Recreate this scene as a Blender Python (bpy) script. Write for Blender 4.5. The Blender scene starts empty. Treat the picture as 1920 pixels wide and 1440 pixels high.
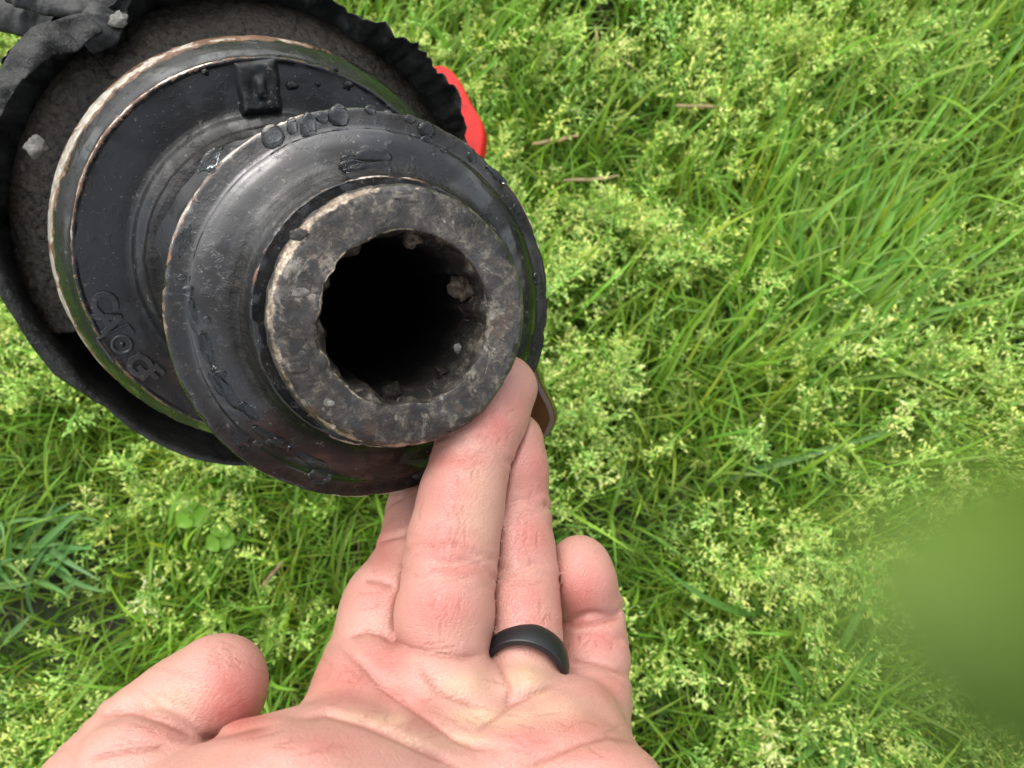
import bpy, math, random
import numpy as np
from mathutils import Matrix, Vector

random.seed(7)
RNG = np.random.default_rng(7)
S = bpy.context.scene
COL = S.collection
rad = math.radians

# ------------------------------------------------------------------ camera, sky, sun, exposure
CAM_H = 0.56
TILT = rad(12)
cam_d = bpy.data.cameras.new('camera')
cam = bpy.data.objects.new('camera', cam_d)
COL.objects.link(cam)
cam.location = (0, 0, CAM_H)
cam.rotation_euler = (TILT, 0, 0)
cam_d.sensor_width = 36
cam_d.lens = 26.19
cam_d.clip_start = 0.002
cam_d.clip_end = 400
cam_d.dof.use_dof = True
cam_d.dof.focus_distance = 0.185
cam_d.dof.aperture_fstop = 25
S.camera = cam

SUN_EL, SUN_AZ = rad(52), rad(118)          # azimuth measured from +X towards +Y: light from the top left
w = bpy.data.worlds.new('World')
S.world = w
w.use_nodes = True
nt = w.node_tree
sky = nt.nodes.new('ShaderNodeTexSky')
sky.sky_type = 'NISHITA'
sky.sun_disc = False
sky.sun_elevation = SUN_EL
sky.sun_rotation = rad(90) - SUN_AZ
sky.air_density = 1.0
sky.dust_density = 3.0
sky.ozone_density = 1.0
hs = nt.nodes.new('ShaderNodeHueSaturation')
hs.inputs['Saturation'].default_value = 0.25
nt.links.new(sky.outputs[0], hs.inputs['Color'])
nt.links.new(hs.outputs[0], nt.nodes['Background'].inputs['Color'])
nt.nodes['Background'].inputs['Strength'].default_value = 0.15

sun_d = bpy.data.lights.new('sun', 'SUN')
sun_d.energy = 0.5
sun_d.angle = rad(75)
sun_d.color = (1.0, 0.96, 0.9)
sun = bpy.data.objects.new('sun', sun_d)
COL.objects.link(sun)
sd = Vector((math.cos(SUN_EL) * math.cos(SUN_AZ), math.cos(SUN_EL) * math.sin(SUN_AZ), math.sin(SUN_EL)))
sun.rotation_euler = sd.to_track_quat('Z', 'Y').to_euler()
sun.location = (-1, 1, 3)

S.view_settings.view_transform = 'Standard'
S.view_settings.look = 'None'
S.view_settings.gamma = 1
S.view_settings.use_curve_mapping = False
S.view_settings.exposure = 1.5

# ------------------------------------------------------------------ space helpers
F = 1397.0
CW = Matrix.Translation(cam.location) @ cam.rotation_euler.to_matrix().to_4x4()
CWn = np.array(CW)


def P(px, py, d):
    """the place in the camera's view at depth d, camera space"""
    return np.array([(px - 960) / F * d, -(py - 720) / F * d, -d])


def to_world(v):
    v = np.asarray(v, float)
    return v @ CWn[:3, :3].T + CWn[:3, 3]


def on_ground(px, py, z=0.0):
    o = CWn[:3, 3]
    d = CWn[:3, :3] @ P(px, py, 1.0)
    t = (z - o[2]) / d[2]
    return o + d * t


def axis_frame(c, th, ph):
    """frame (camera space) whose z looks back to the viewer along a shaft leaning by th towards ph"""
    a = np.array([-math.sin(th) * math.cos(ph), math.sin(th) * math.sin(ph), -math.cos(th)])
    z = -a
    x = np.array([1., 0, 0]) - z * z[0]
    x /= np.linalg.norm(x)
    y = np.cross(z, x)
    M = np.eye(4)
    M[:3, 0], M[:3, 1], M[:3, 2], M[:3, 3] = x, y, z, c
    return Matrix((CWn @ M).tolist()), M


# ------------------------------------------------------------------ noise
def _hash(ix, iy, iz, seed):
    h = (ix.astype(np.int64) * 374761393 + iy.astype(np.int64) * 668265263 + iz.astype(np.int64) * 2147483647 + seed * 974711) & 0xffffffff
    h = ((h ^ (h >> 13)) * 1274126177) & 0xffffffff
    h = h ^ (h >> 16)
    return (h & 0xffff) / 65535.0 * 2 - 1


def vnoise(p, scale, seed=0):
    q = np.asarray(p) * scale
    i = np.floor(q)
    f = q - i
    f = f * f * (3 - 2 * f)
    i = i.astype(np.int64)
    x, y, z = i[..., 0], i[..., 1], i[..., 2]
    r = 0
    for dx in (0, 1):
        for dy in (0, 1):
            for dz in (0, 1):
                wgt = (f[..., 0] if dx else 1 - f[..., 0]) * (f[..., 1] if dy else 1 - f[..., 1]) * (f[..., 2] if dz else 1 - f[..., 2])
                r = r + wgt * _hash(x + dx, y + dy, z + dz, seed)
    return r


def fbm(p, scale, octs=4, seed=0, gain=0.5):
    r, a = 0, 1
    for k in range(octs):
        r = r + a * vnoise(p, scale * 2 ** k, seed + k * 17)
        a *= gain
    return r


# ------------------------------------------------------------------ mesh helpers
def mesh_from(name, V, Q, smooth=True, attrs=None, cols=None):
    """V (n,3), Q list of int arrays (m,3|4); attrs: float per vertex; cols: rgb per vertex"""
    V = np.asarray(V, np.float32)
    Qs = [np.asarray(q, np.int32) for q in (Q if isinstance(Q, list) else [Q]) if len(q)]
    me = bpy.data.meshes.new(name)
    me.vertices.add(len(V))
    me.vertices.foreach_set('co', V.ravel())
    nl = sum(q.size for q in Qs)
    npoly = sum(len(q) for q in Qs)
    me.loops.add(nl)
    me.loops.foreach_set('vertex_index', np.concatenate([q.ravel() for q in Qs]))
    me.polygons.add(npoly)
    tot = np.concatenate([np.full(len(q), q.shape[1], np.int32) for q in Qs])
    st = np.concatenate([[0], np.cumsum(tot)[:-1]]).astype(np.int32)
    me.polygons.foreach_set('loop_start', st)
    me.polygons.foreach_set('loop_total', tot)
    me.polygons.foreach_set('use_smooth', np.full(npoly, smooth))
    me.update(calc_edges=True)
    me.validate()
    for k, a in (attrs or {}).items():
        at = me.attributes.new(k, 'FLOAT', 'POINT')
        at.data.foreach_set('value', np.asarray(a, np.float32))
    for k, c in (cols or {}).items():
        at = me.attributes.new(k, 'FLOAT_COLOR', 'POINT')
        c = np.asarray(c, np.float32)
        at.data.foreach_set('color', np.c_[c, np.ones(len(c), np.float32)].ravel())
    return me


def obj(name, me, mat, parent=None, M=None):
    o = bpy.data.objects.new(name, me)
    COL.objects.link(o)
    if mat and me:
        me.materials.clear()
        me.materials.append(mat)
    if parent:
        o.parent = parent
        bpy.context.view_layer.update()
        o.matrix_parent_inverse = parent.matrix_world.inverted()
    if M is not None:
        o.matrix_world = M
    return o


def tag(o, label=None, cat=None, group=None, kind=None):
    for k, v in (('label', label), ('category', cat), ('group', group), ('kind', kind)):
        if v:
            o[k] = v
    return o


def smooth_profile(pts, n=4):
    """pts (r, z, wear[, amp]) -> resampled"""
    out = []
    for a, b in zip(pts[:-1], pts[1:]):
        for k in range(n):
            t = k / n
            out.append([x + (y - x) * t for x, y in zip(a, b)])
    out.append(list(pts[-1]))
    return np.array(out)


def lathe(name, pts, nseg=180, sub=3, rough=0.0, rscale=300, seed=1, a0=0, a1=2 * math.pi, chips=0.0, bulge=None, patchy=None, grime_shade=None):
    pr = smooth_profile([tuple(p) + ((1.0,) if len(p) == 3 else ()) for p in pts], sub)
    closed = abs(a1 - a0 - 2 * math.pi) < 1e-6
    na = nseg if closed else nseg + 1
    ang = a0 + (a1 - a0) * np.arange(na) / nseg
    R = pr[:, 0][None, :].repeat(na, 0)
    Z = pr[:, 1][None, :].repeat(na, 0)
    A = ang[:, None].repeat(len(pr), 1)
    V = np.stack([R * np.cos(A), R * np.sin(A), Z], -1)
    wear = pr[:, 2][None, :].repeat(na, 0)
    amp = pr[:, 3][None, :].repeat(na, 0)
    # outward normal of the profile
    t = np.gradient(pr[:, :2], axis=0)
    nrm = np.stack([-t[:, 1], t[:, 0]], 1)
    nrm /= np.linalg.norm(nrm, axis=1)[:, None] + 1e-12
    N = np.stack([nrm[None, :, 0] * np.cos(A), nrm[None, :, 0] * np.sin(A), nrm[None, :, 1].repeat(na, 0)], -1)
    if rough:
        n = fbm(V, rscale, 4, seed)
        V = V + N * (n * rough * amp)[..., None]
    if chips:
        c = np.clip(fbm(V, 420, 3, seed + 9) - 0.15, 0, 1) * wear
        V = V - N * (c * chips)[..., None]
    if bulge is not None:
        V = bulge(V, N, A, R)
    if patchy is not None:
        wear = wear * patchy(V, A)
    gr = grime_shade(R, Z, A) if grime_shade is not None else 0 * R
    m = len(pr)
    idx = np.arange(na * m).reshape(na, m)
    nx = np.roll(idx, -1, 0) if closed else None
    a, b = (idx, nx) if closed else (idx[:-1], idx[1:])
    Q = np.stack([a[:, :-1], b[:, :-1], b[:, 1:], a[:, 1:]], -1).reshape(-1, 4)
    return mesh_from(name, V.reshape(-1, 3), Q, attrs={'wear': wear.ravel(), 'grime_shade': gr.ravel()})


def blob(name, c, r, seed=0, amp=0.25, n=10, flat=None):
    """a lumpy closed lump"""
    u = np.linspace(0, math.pi, n + 1)
    v = np.linspace(0, 2 * math.pi, 2 * n, endpoint=False)
    U, W = np.meshgrid(u, v, indexing='ij')
    D = np.stack([np.sin(U) * np.cos(W), np.sin(U) * np.sin(W), np.cos(U)], -1)
    k = 1 + amp * fbm(D, 1.7, 3, seed)
    V = D * k[..., None] * np.array(r)
    V = V + np.array(c)
    idx = np.arange((n + 1) * 2 * n).reshape(n + 1, 2 * n)
    b = np.roll(idx, -1, 1)
    Q = np.stack([idx[:-1], idx[1:], b[1:], b[:-1]], -1).reshape(-1, 4)
    return mesh_from(name, V.reshape(-1, 3), Q)


def prism(name, outline, z0, z1, bevel=0.0, sub=0):
    """closed outline (x,y) extruded from z0 to z1 with a bevelled front edge"""
    o = np.asarray(outline, float)
    n = len(o)
    c = o.mean(0)
    tang = np.roll(o, -1, 0) - np.roll(o, 1, 0)
    area = 0.5 * np.sum(o[:, 0] * np.roll(o[:, 1], -1) - np.roll(o[:, 0], -1) * o[:, 1])
    nr = np.stack([tang[:, 1], -tang[:, 0]], 1) * np.sign(area)
    nr /= np.linalg.norm(nr, axis=1)[:, None] + 1e-12
    i1 = o - nr * bevel
    i2 = o - nr * bevel * 0.3
    rings = [np.c_[o, np.full(n, z0)], np.c_[o, np.full(n, z1 - bevel)], np.c_[i2, np.full(n, z1 - bevel * 0.3)], np.c_[i1, np.full(n, z1)]]
    V = np.concatenate(rings)
    q = []
    for k in range(3):
        for i in range(n):
            j = (i + 1) % n
            q.append((k * n + i, k * n + j, (k + 1) * n + j, (k + 1) * n + i))
    me = bpy.data.meshes.new(name)
    me.from_pydata(V.tolist(), [], q + [tuple(range(3 * n, 4 * n)), tuple(range(n - 1, -1, -1))])
    me.update()
    return me


# ------------------------------------------------------------------ material helpers
class Mat:
    def __init__(s, name):
        s.m = bpy.data.materials.new(name)
        s.m.use_nodes = True
        s.t = s.m.node_tree
        s.b = s.t.nodes['Principled BSDF']
        s.out = s.t.nodes['Material Output']
        s.co = s.t.nodes.new('ShaderNodeTexCoord').outputs['Object']

    def n(s, typ, ins=None, **props):
        nd = s.t.nodes.new('ShaderNode' + typ)
        for k, v in props.items():
            setattr(nd, k, v)
        for k, v in (ins or {}).items():
            s.set(nd.inputs[k], v)
        return nd

    def set(s, sock, v):
        if isinstance(v, bpy.types.NodeSocket):
            s.t.links.new(v, sock)
        elif isinstance(v, (tuple, list)) and len(v) == 3 and sock.type == 'RGBA':
            sock.default_value = (*v, 1)
        else:
            sock.default_value = v

    def noise(s, scale, detail=4, rough=0.55, dist=0.0, vec=None):
        return s.n('TexNoise', {'Vector': vec or s.co, 'Scale': scale, 'Detail': detail, 'Roughness': rough, 'Distortion': dist}).outputs[0]

    def ramp(s, fac, stops):
        nd = s.n('ValToRGB', {'Fac': fac})
        e = nd.color_ramp.elements
        while len(e) < len(stops):
            e.new(0.5)
        for el, (p, c) in zip(e, stops):
            el.position = p
            el.color = (*c, 1) if isinstance(c, tuple) else (c, c, c, 1)
        return nd.outputs[0]

    def mix(s, f, a, b, blend='MIX'):
        nd = s.t.nodes.new('ShaderNodeMix')
        nd.data_type = 'RGBA'
        nd.blend_type = blend
        s.set(nd.inputs[0], f)
        s.set(nd.inputs[6], a)
        s.set(nd.inputs[7], b)
        return nd.outputs[2]

    def math(s, op, a, b=0.0, clamp=False):
        nd = s.t.nodes.new('ShaderNodeMath')
        nd.operation = op
        nd.use_clamp = clamp
        s.set(nd.inputs[0], a)
        s.set(nd.inputs[1], b)
        return nd.outputs[0]

    def attr(s, name, out=2):
        nd = s.n('Attribute', attribute_name=name)
        return nd.outputs[out]

    def bump(s, h, strength, dist, normal=None):
        nd = s.n('Bump', {'Height': h, 'Strength': strength, 'Distance': dist})
        if normal is not None:
            s.set(nd.inputs['Normal'], normal)
        return nd.outputs[0]

    def p(s, **kw):
        names = {'color': 'Base Color', 'rough': 'Roughness', 'metal': 'Metallic', 'normal': 'Normal', 'coat': 'Coat Weight', 'coat_rough': 'Coat Roughness',
                 'spec': 'Specular IOR Level', 'trans': 'Transmission Weight', 'ior': 'IOR', 'sss': 'Subsurface Weight', 'sss_r': 'Subsurface Radius',
                 'sss_s': 'Subsurface Scale', 'alpha': 'Alpha'}
        for k, v in kw.items():
            sock = s.b.inputs[names[k]]
            if isinstance(v, tuple) and sock.type == 'VECTOR':
                sock.default_value = v
            else:
                s.set(sock, v)
        return s.m


def black_paint(name, base=0.022, dusty=0.055, wet=0.5, rust=True, wear_gain=1.0, bare=0.75, brown=0.0, sheen_rough=(0.16, 0.42), coat=0.9, spec=0.42):
    m = Mat(name)
    big = m.noise(38, 5, 0.6)
    fine = m.noise(420, 4, 0.65)
    vfine = m.noise(1500, 3, 0.6)
    tone = m.ramp(big, [(0.35, (base * 0.55, base * 0.58, base * 0.6)), (0.52, (base, base * 1.08, base * 1.12)), (0.75, (dusty, dusty * 1.05, dusty * 1.06))])
    if brown:
        tone = m.mix(m.math('MULTIPLY', m.ramp(m.noise(60, 4), [(0.45, 0.0), (0.62, 1.0)]), brown), tone, (0.03, 0.022, 0.016))
    # pale specks and scratches of grit
    chipm = m.ramp(m.noise(210, 5, 0.7), [(0.665, 0.0), (0.685, 1.0)])
    tone = m.mix(m.math('MULTIPLY', chipm, 0.6), tone, m.ramp(fine, [(0.4, (0.05, 0.03, 0.018)), (0.6, (0.14, 0.12, 0.10))]))
    speck = m.ramp(m.noise(900, 2, 0.5), [(0.69, 0.0), (0.73, 1.0)])
    tone = m.mix(m.math('MULTIPLY', speck, 0.5), tone, (0.17, 0.165, 0.15))
    gr = m.math('MULTIPLY', m.attr('grime_shade'), m.ramp(m.noise(70, 4, 0.6), [(0.35, 0.45), (0.6, 1.0)]))  # grime, and on the front flange's land a painted dark reflection
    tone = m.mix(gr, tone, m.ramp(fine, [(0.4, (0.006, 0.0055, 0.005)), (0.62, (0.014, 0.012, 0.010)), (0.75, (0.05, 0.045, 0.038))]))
    wearv = m.math('MULTIPLY', m.attr('wear'), wear_gain)
    metal_f = 0.0
    if rust:
        wn = m.math('ADD', wearv, m.math('MULTIPLY', m.math('SUBTRACT', m.noise(330, 6, 0.7), 0.5), 1.9))
        mask = m.ramp(wn, [(0.55, 0.0), (0.68, 1.0)])
        wn2 = m.math('ADD', wearv, m.math('MULTIPLY', m.math('SUBTRACT', m.noise(120, 6, 0.7), 0.5), 2.2))
        mask2 = m.ramp(wn2, [(bare, 0.0), (bare + 0.2, 1.0)])
        rustc = m.ramp(m.noise(160, 6, 0.7), [(0.3, (0.05, 0.024, 0.012)), (0.5, (0.115, 0.058, 0.031)), (0.7, (0.22, 0.14, 0.095))])
        bare = m.ramp(fine, [(0.3, (0.22, 0.19, 0.15)), (0.6, (0.55, 0.5, 0.42)), (0.8, (0.8, 0.76, 0.68))])
        tone = m.mix(mask, tone, rustc)
        tone = m.mix(mask2, tone, bare)
        metal_f = m.math('MULTIPLY', mask2, 0.55)
    wetm = m.ramp(m.noise(46, 3, 0.5, 0.6), [(0.47 - 0.12 * wet, 0.0), (0.56 - 0.12 * wet, 1.0)])
    lo, hi = sheen_rough
    rgh = m.math('ADD', m.math('MULTIPLY', wetm, -(hi - lo)), hi)
    rgh = m.math('ADD', rgh, m.math('MULTIPLY', m.math('SUBTRACT', fine, 0.5), 0.15), True)
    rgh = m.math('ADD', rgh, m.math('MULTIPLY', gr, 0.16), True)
    if rust:
        rgh = m.math('MAXIMUM', rgh, m.math('MULTIPLY', mask, 0.5))
    b1 = m.bump(vfine, 0.12, 0.0002)
    pit = m.ramp(m.noise(260, 5, 0.7), [(0.56, 0.0), (0.64, 1.0)])
    b1 = m.bump(pit, 0.35, 0.0005, b1)
    b2 = m.bump(fine, 0.16, 0.0004, b1)
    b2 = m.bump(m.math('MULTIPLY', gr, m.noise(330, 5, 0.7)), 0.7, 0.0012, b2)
    b3 = m.bump(wetm, 0.2, 0.0003, b2)
    return m.p(color=tone, rough=rgh, metal=metal_f, normal=b3, spec=m.math('SUBTRACT', spec, m.math('MULTIPLY', gr, spec * 0.7)), coat=m.math('MULTIPLY', m.math('MULTIPLY', wetm, coat), m.math('SUBTRACT', 1.0, m.math('MULTIPLY', gr, 0.8))), coat_rough=0.09)


def mottled_steel():
    m = Mat('mottled_steel')
    a = m.noise(260, 9, 0.76, 0.6)
    b = m.noise(800, 6, 0.75)
    c = m.noise(2200, 3, 0.6)
    tone = m.ramp(a, [(0.34, (0.010, 0.010, 0.010)), (0.44, (0.028, 0.026, 0.023)), (0.51, (0.060, 0.055, 0.046)), (0.57, (0.14, 0.13, 0.105)), (0.66, (0.26, 0.245, 0.21))])
    tone = m.mix(m.ramp(b, [(0.44, 0.0), (0.60, 0.8)]), tone, (0.022, 0.021, 0.019))
    scr = m.ramp(m.noise(85, 7, 0.72, 0.7), [(0.575, 0.0), (0.61, 1.0)])
    tone = m.mix(m.math('MULTIPLY', scr, m.ramp(b, [(0.4, 0.25), (0.6, 0.95)])), tone, (0.34, 0.325, 0.29))
    patch = m.ramp(m.noise(105, 6, 0.7, 0.5), [(0.535, 0.0), (0.565, 0.92)])
    tone = m.mix(patch, tone, (0.012, 0.0125, 0.0135))
    rustm = m.ramp(m.noise(70, 6, 0.7, 0.5), [(0.58, 0.0), (0.68, 0.8)])
    tone = m.mix(rustm, tone, (0.075, 0.042, 0.022))
    wearv = m.math('ADD', m.attr('wear'), m.math('MULTIPLY', m.math('SUBTRACT', m.noise(210, 6, 0.7), 0.5), 1.8))
    edge = m.ramp(wearv, [(0.62, 0.0), (0.78, 1.0)])
    tone = m.mix(edge, tone, m.ramp(b, [(0.35, (0.16, 0.10, 0.07)), (0.5, (0.42, 0.36, 0.29)), (0.65, (0.75, 0.70, 0.62))]))
    flake = m.ramp(m.noise(150, 3, 0.5), [(0.67, 0.0), (0.69, 1.0)])
    tone = m.mix(m.math('MULTIPLY', flake, 0.4), tone, (0.36, 0.35, 0.33))
    low = m.noise(55, 3, 0.55)
    tone = m.mix(1.0, tone, m.ramp(low, [(0.36, (0.45, 0.42, 0.38)), (0.5, (0.70, 0.655, 0.58)), (0.64, (1.08, 0.99, 0.87))]), 'MULTIPLY')
    tone = m.mix(m.ramp(m.noise(120, 5, 0.7, 0.6), [(0.60, 0.0), (0.68, 0.7)]), tone, (0.07, 0.036, 0.017))
    dark = m.math('MULTIPLY', m.attr('bore_shade'), 1.0)
    tone = m.mix(dark, tone, (0.008, 0.0075, 0.007))  # shade inside the bore, put into the colour
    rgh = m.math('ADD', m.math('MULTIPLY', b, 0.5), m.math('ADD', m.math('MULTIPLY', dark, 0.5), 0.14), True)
    n1 = m.bump(c, 0.35, 0.0004)
    n2 = m.bump(b, 0.35, 0.0006, n1)
    n2 = m.bump(a, 0.6, 0.0010, n2)
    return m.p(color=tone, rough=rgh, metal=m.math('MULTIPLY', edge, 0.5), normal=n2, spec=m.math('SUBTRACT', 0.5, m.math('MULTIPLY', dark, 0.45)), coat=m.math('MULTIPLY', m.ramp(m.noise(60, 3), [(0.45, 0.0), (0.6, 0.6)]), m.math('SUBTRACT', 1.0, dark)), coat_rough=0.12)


def rubber(name, lo, hi, scale=60, rough=0.6, bump=0.5, grit=None):
    m = Mat(name)
    a = m.noise(scale, 6, 0.65)
    b = m.noise(scale * 9, 4, 0.65)
    tone = m.ramp(a, [(0.35, lo), (0.68, hi)])
    if grit:
        tone = m.mix(m.ramp(b, [(0.5, 0.0), (0.72, 1.0)]), tone, grit)
    n1 = m.bump(b, bump, 0.0008)
    n2 = m.bump(a, bump, 0.002, n1)
    return m.p(color=tone, rough=m.math('ADD', m.math('MULTIPLY', b, 0.35), rough - 0.1), normal=n2, spec=0.2)


def leaf_mat(name, gloss=0.35, trans=0.4):
    m = Mat(name)
    c = m.attr('col', 0)
    var = m.noise(140, 3, 0.6)
    c2 = m.mix(m.math('MULTIPLY', var, 0.35), c, m.mix(1.0, c, (0.75, 0.85, 0.6), 'MULTIPLY'))
    m.p(color=c2, rough=0.42, spec=gloss)
    tr = m.n('BsdfTranslucent', {'Color': m.mix(1.0, c2, (1.25, 1.2, 0.5), 'MULTIPLY')})
    mx = m.n('MixShader', {0: trans, 1: m.b.outputs[0], 2: tr.outputs[0]})
    m.t.links.new(mx.outputs[0], m.out.inputs['Surface'])
    return m.m


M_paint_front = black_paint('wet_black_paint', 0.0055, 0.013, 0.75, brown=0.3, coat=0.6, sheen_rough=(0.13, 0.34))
M_paint_rear = black_paint('dull_black_paint', 0.008, 0.015, 0.35, wear_gain=1.2, bare=0.98, brown=0.1, sheen_rough=(0.2, 0.38), coat=0.3, spec=0.32)
M_cast = black_paint('rough_casting', 0.007, 0.02, 0.3, rust=False, sheen_rough=(0.3, 0.55), coat=0.15, spec=0.22)
M_steel = mottled_steel()
M_letter = black_paint('worn_letter_paint', 0.014, 0.036, 0.3, rust=False, sheen_rough=(0.25, 0.42), coat=0.4, spec=0.4)
M_grit = rubber('gritty_rubber', (0.005, 0.0044, 0.0033), (0.021, 0.018, 0.013), 330, 0.42, 1.0, (0.07, 0.06, 0.044))
M_boot = rubber('black_boot_rubber', (0.011, 0.0112, 0.0108), (0.034, 0.0345, 0.033), 60, 0.42, 0.4, (0.045, 0.045, 0.042))
M_boot_pale = rubber('weathered_boot_rubber', (0.006, 0.0063, 0.006), (0.024, 0.0245, 0.023), 80, 0.48, 0.7, (0.05, 0.05, 0.046))
M_flake = rubber('pale_grit', (0.10, 0.098, 0.088), (0.30, 0.29, 0.26), 300, 0.7, 0.8)
M_dirt_clod = rubber('dried_dirt', (0.05, 0.038, 0.028), (0.22, 0.17, 0.13), 400, 0.85, 0.9)
mw = Mat('water')
M_water = mw.p(color=(0.55, 0.58, 0.6), rough=0.02, trans=1.0, ior=1.33, spec=0.5)
mr = Mat('red_plastic')
M_red = mr.p(color=mr.ramp(mr.noise(90, 4), [(0.36, (0.30, 0.010, 0.008)), (0.46, (0.45, 0.011, 0.008)), (0.7, (0.54, 0.016, 0.011))]), rough=0.55, spec=0.2,
             normal=mr.bump(mr.noise(500, 3), 0.12, 0.0004))
mb = Mat('brown_plastic')
M_brown = mb.p(color=mb.ramp(mb.noise(60, 4), [(0.3, (0.022, 0.009, 0.004)), (0.7, (0.06, 0.026, 0.009))]), rough=0.22, coat=0.4,
               normal=mb.bump(mb.noise(300, 3), 0.15, 0.0005))
ms = Mat('silicone')
M_silicone = ms.p(color=(0.007, 0.0075, 0.009), rough=0.42, normal=ms.bump(ms.noise(900, 2), 0.08, 0.0002), spec=0.45)
M_blade = leaf_mat('grass_blade', 0.35, 0.42)
M_seed = leaf_mat('seed_heads', 0.2, 0.35)

msoil = Mat('soil')
sa = msoil.noise(14, 6, 0.65)
sb = msoil.noise(160, 6, 0.7)
M_soil = msoil.p(color=msoil.mix(msoil.ramp(sa, [(0.45, 0.0), (0.62, 1.0)]), msoil.ramp(sb, [(0.3, (0.016, 0.012, 0.008)), (0.7, (0.07, 0.052, 0.034))]), (0.035, 0.07, 0.014)),
                 rough=0.9, normal=msoil.bump(sb, 0.9, 0.01))

# ------------------------------------------------------------------ ground
n = 120
gx = np.sign(np.linspace(-1, 1, n)) * np.abs(np.linspace(-1, 1, n)) ** 5 * 150
g = np.stack(np.meshgrid(gx, gx, indexing='ij'), -1)
near = np.exp(-(g ** 2).sum(-1) / 4)
gz = 0.012 * near * fbm(np.concatenate([g, np.zeros(g.shape[:2] + (1,))], -1), 9, 3, 5)
V = np.concatenate([g, gz[..., None]], -1).reshape(-1, 3)
idx = np.arange(n * n).reshape(n, n)
Q = np.stack([idx[:-1, :-1], idx[1:, :-1], idx[1:, 1:], idx[:-1, 1:]], -1).reshape(-1, 4)
tag(obj('ground', mesh_from('ground', V, Q), M_soil), kind='structure')

# ------------------------------------------------------------------ the coupling
TH1, PH1 = rad(26.6), rad(21.7)
C1 = np.array([-0.0224, 0.0137, -0.16])
M1, m1 = axis_frame(C1, TH1, PH1)
TH2, PH2 = rad(29.8), rad(35.4)
C2 = np.array([-0.0711, 0.0391, -0.235])
M2, m2 = axis_frame(C2, TH2, PH2)


def plane_local(px, py, m, z):
    """point of the plane local z = z of frame m that shows at this place in the photograph"""
    ray = P(px, py, 1.0)
    nrm, c = m[:3, 2], m[:3, 3] + m[:3, 2] * z
    t = (c @ nrm) / (ray @ nrm)
    return (ray * t - m[:3, 3]) @ m[:3, :3]


root = bpy.data.objects.new('shaft_coupling', None)
COL.objects.link(root)
foot = to_world(C2 - m2[:3, 2] * 0.4)
root.location = (foot[0], foot[1], 0)
bpy.context.view_layer.update()
tag(root, 'worn black steel shaft coupling with open hollow end and torn rubber boot', 'shaft coupling')

# front flange with its boss
ff = [(0.0262, -0.0118, 0.0), (0.0300, -0.0116, 0.0), (0.0308, -0.0114, 0.9), (0.03105, -0.0119, 1.0), (0.0311, -0.0135, 0.1), (0.0315, -0.0165, 0.0),
      (0.0332, -0.0195, 0.0), (0.0362, -0.0214, 0.0), (0.0400, -0.0228, 0.0), (0.0424, -0.0242, 0.0), (0.0429, -0.0250, 0.05), (0.0455, -0.0258, 0.0),
      (0.0470, -0.0263, 0.25), (0.0475, -0.0266, 0.9), (0.0478, -0.0275, 1.0), (0.0477, -0.0290, 0.75), (0.0470, -0.0306, 0.4), (0.044, -0.0325, 0.1),
      (0.034, -0.0345, 0.0), (0.026, -0.036, 0.0)]
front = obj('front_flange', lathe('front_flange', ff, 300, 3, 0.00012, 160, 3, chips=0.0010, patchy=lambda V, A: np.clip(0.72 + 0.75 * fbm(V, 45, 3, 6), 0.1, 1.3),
                                       grime_shade=lambda R, Z, A: np.clip(np.exp(-((R - 0.0335) / 0.0022) ** 2) * 1.1 + 0.95 * np.exp(-((R - 0.0453) / 0.0019) ** 2) * (0.75 - 0.25 * np.sin(A - 0.6)), 0, 1)), M_paint_front, root, M1)  # fillet grime, plus a dark reflection coloured into the outer land
# collar
cc = [(0.0, -0.0755, 0.0), (0.0162, -0.075, 0.0), (0.0176, -0.030, 0.0), (0.0184, -0.006, 0.0), (0.0188, -0.0012, 0.3), (0.0192, -0.0002, 0.75), (0.0198, 0.0, 0.25), (0.0225, 0.0001, 0.0), (0.0258, 0.0, 0.05),
      (0.0272, -0.0003, 0.55), (0.0281, -0.0011, 0.95), (0.0286, -0.0026, 0.6), (0.0287, -0.0050, 0.35), (0.0284, -0.0085, 0.3), (0.0275, -0.0108, 0.1), (0.0268, -0.0122, 0.0)]


def collar_bulge(V, N, A, R):
    # ragged bore edge with caked-on grease on the left
    k = np.clip(np.cos(A - rad(200)) * 0.5 + 0.3, 0, 1)
    rag = np.clip(fbm(V, 110, 4, 31, 0.5) + 0.1, -0.1, 1) * 0.0020 * k * np.exp(-((R - 0.0188) / 0.0018) ** 2)
    spl = (np.sin(12 * A + .5) + 0.25 * np.sin(24 * A)) * 0.00075 * np.clip(0.7 + 0.6 * np.sin(A * 3 + 1), .4, 1.2) * ((R < 0.0189) & (V[..., 2] < -0.0014))
    rag = rag + spl
    return V + np.stack([-np.cos(A) * rag, -np.sin(A) * rag, rag * 0.5], -1)


cme = lathe('collar', cc, 420, 4, 0.00026, 230, 8, chips=0.0008, bulge=collar_bulge, patchy=lambda V, A: np.clip(0.6 + 0.35 * np.cos(A - rad(160)) + 0.6 * fbm(V, 60, 3, 26), 0.05, 1.25))
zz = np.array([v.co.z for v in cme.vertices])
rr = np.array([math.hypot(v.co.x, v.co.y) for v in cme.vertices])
at = cme.attributes.new('bore_shade', 'FLOAT', 'POINT')
at.data.foreach_set('value', (np.clip((-zz - 0.002) / 0.020, 0, 1) ** 0.6 * (rr < 0.0205)).astype(np.float32))  # bore wall darkens with depth: the hollow's shade painted in
collar = obj('collar', cme, M_steel, root, M1)

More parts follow.
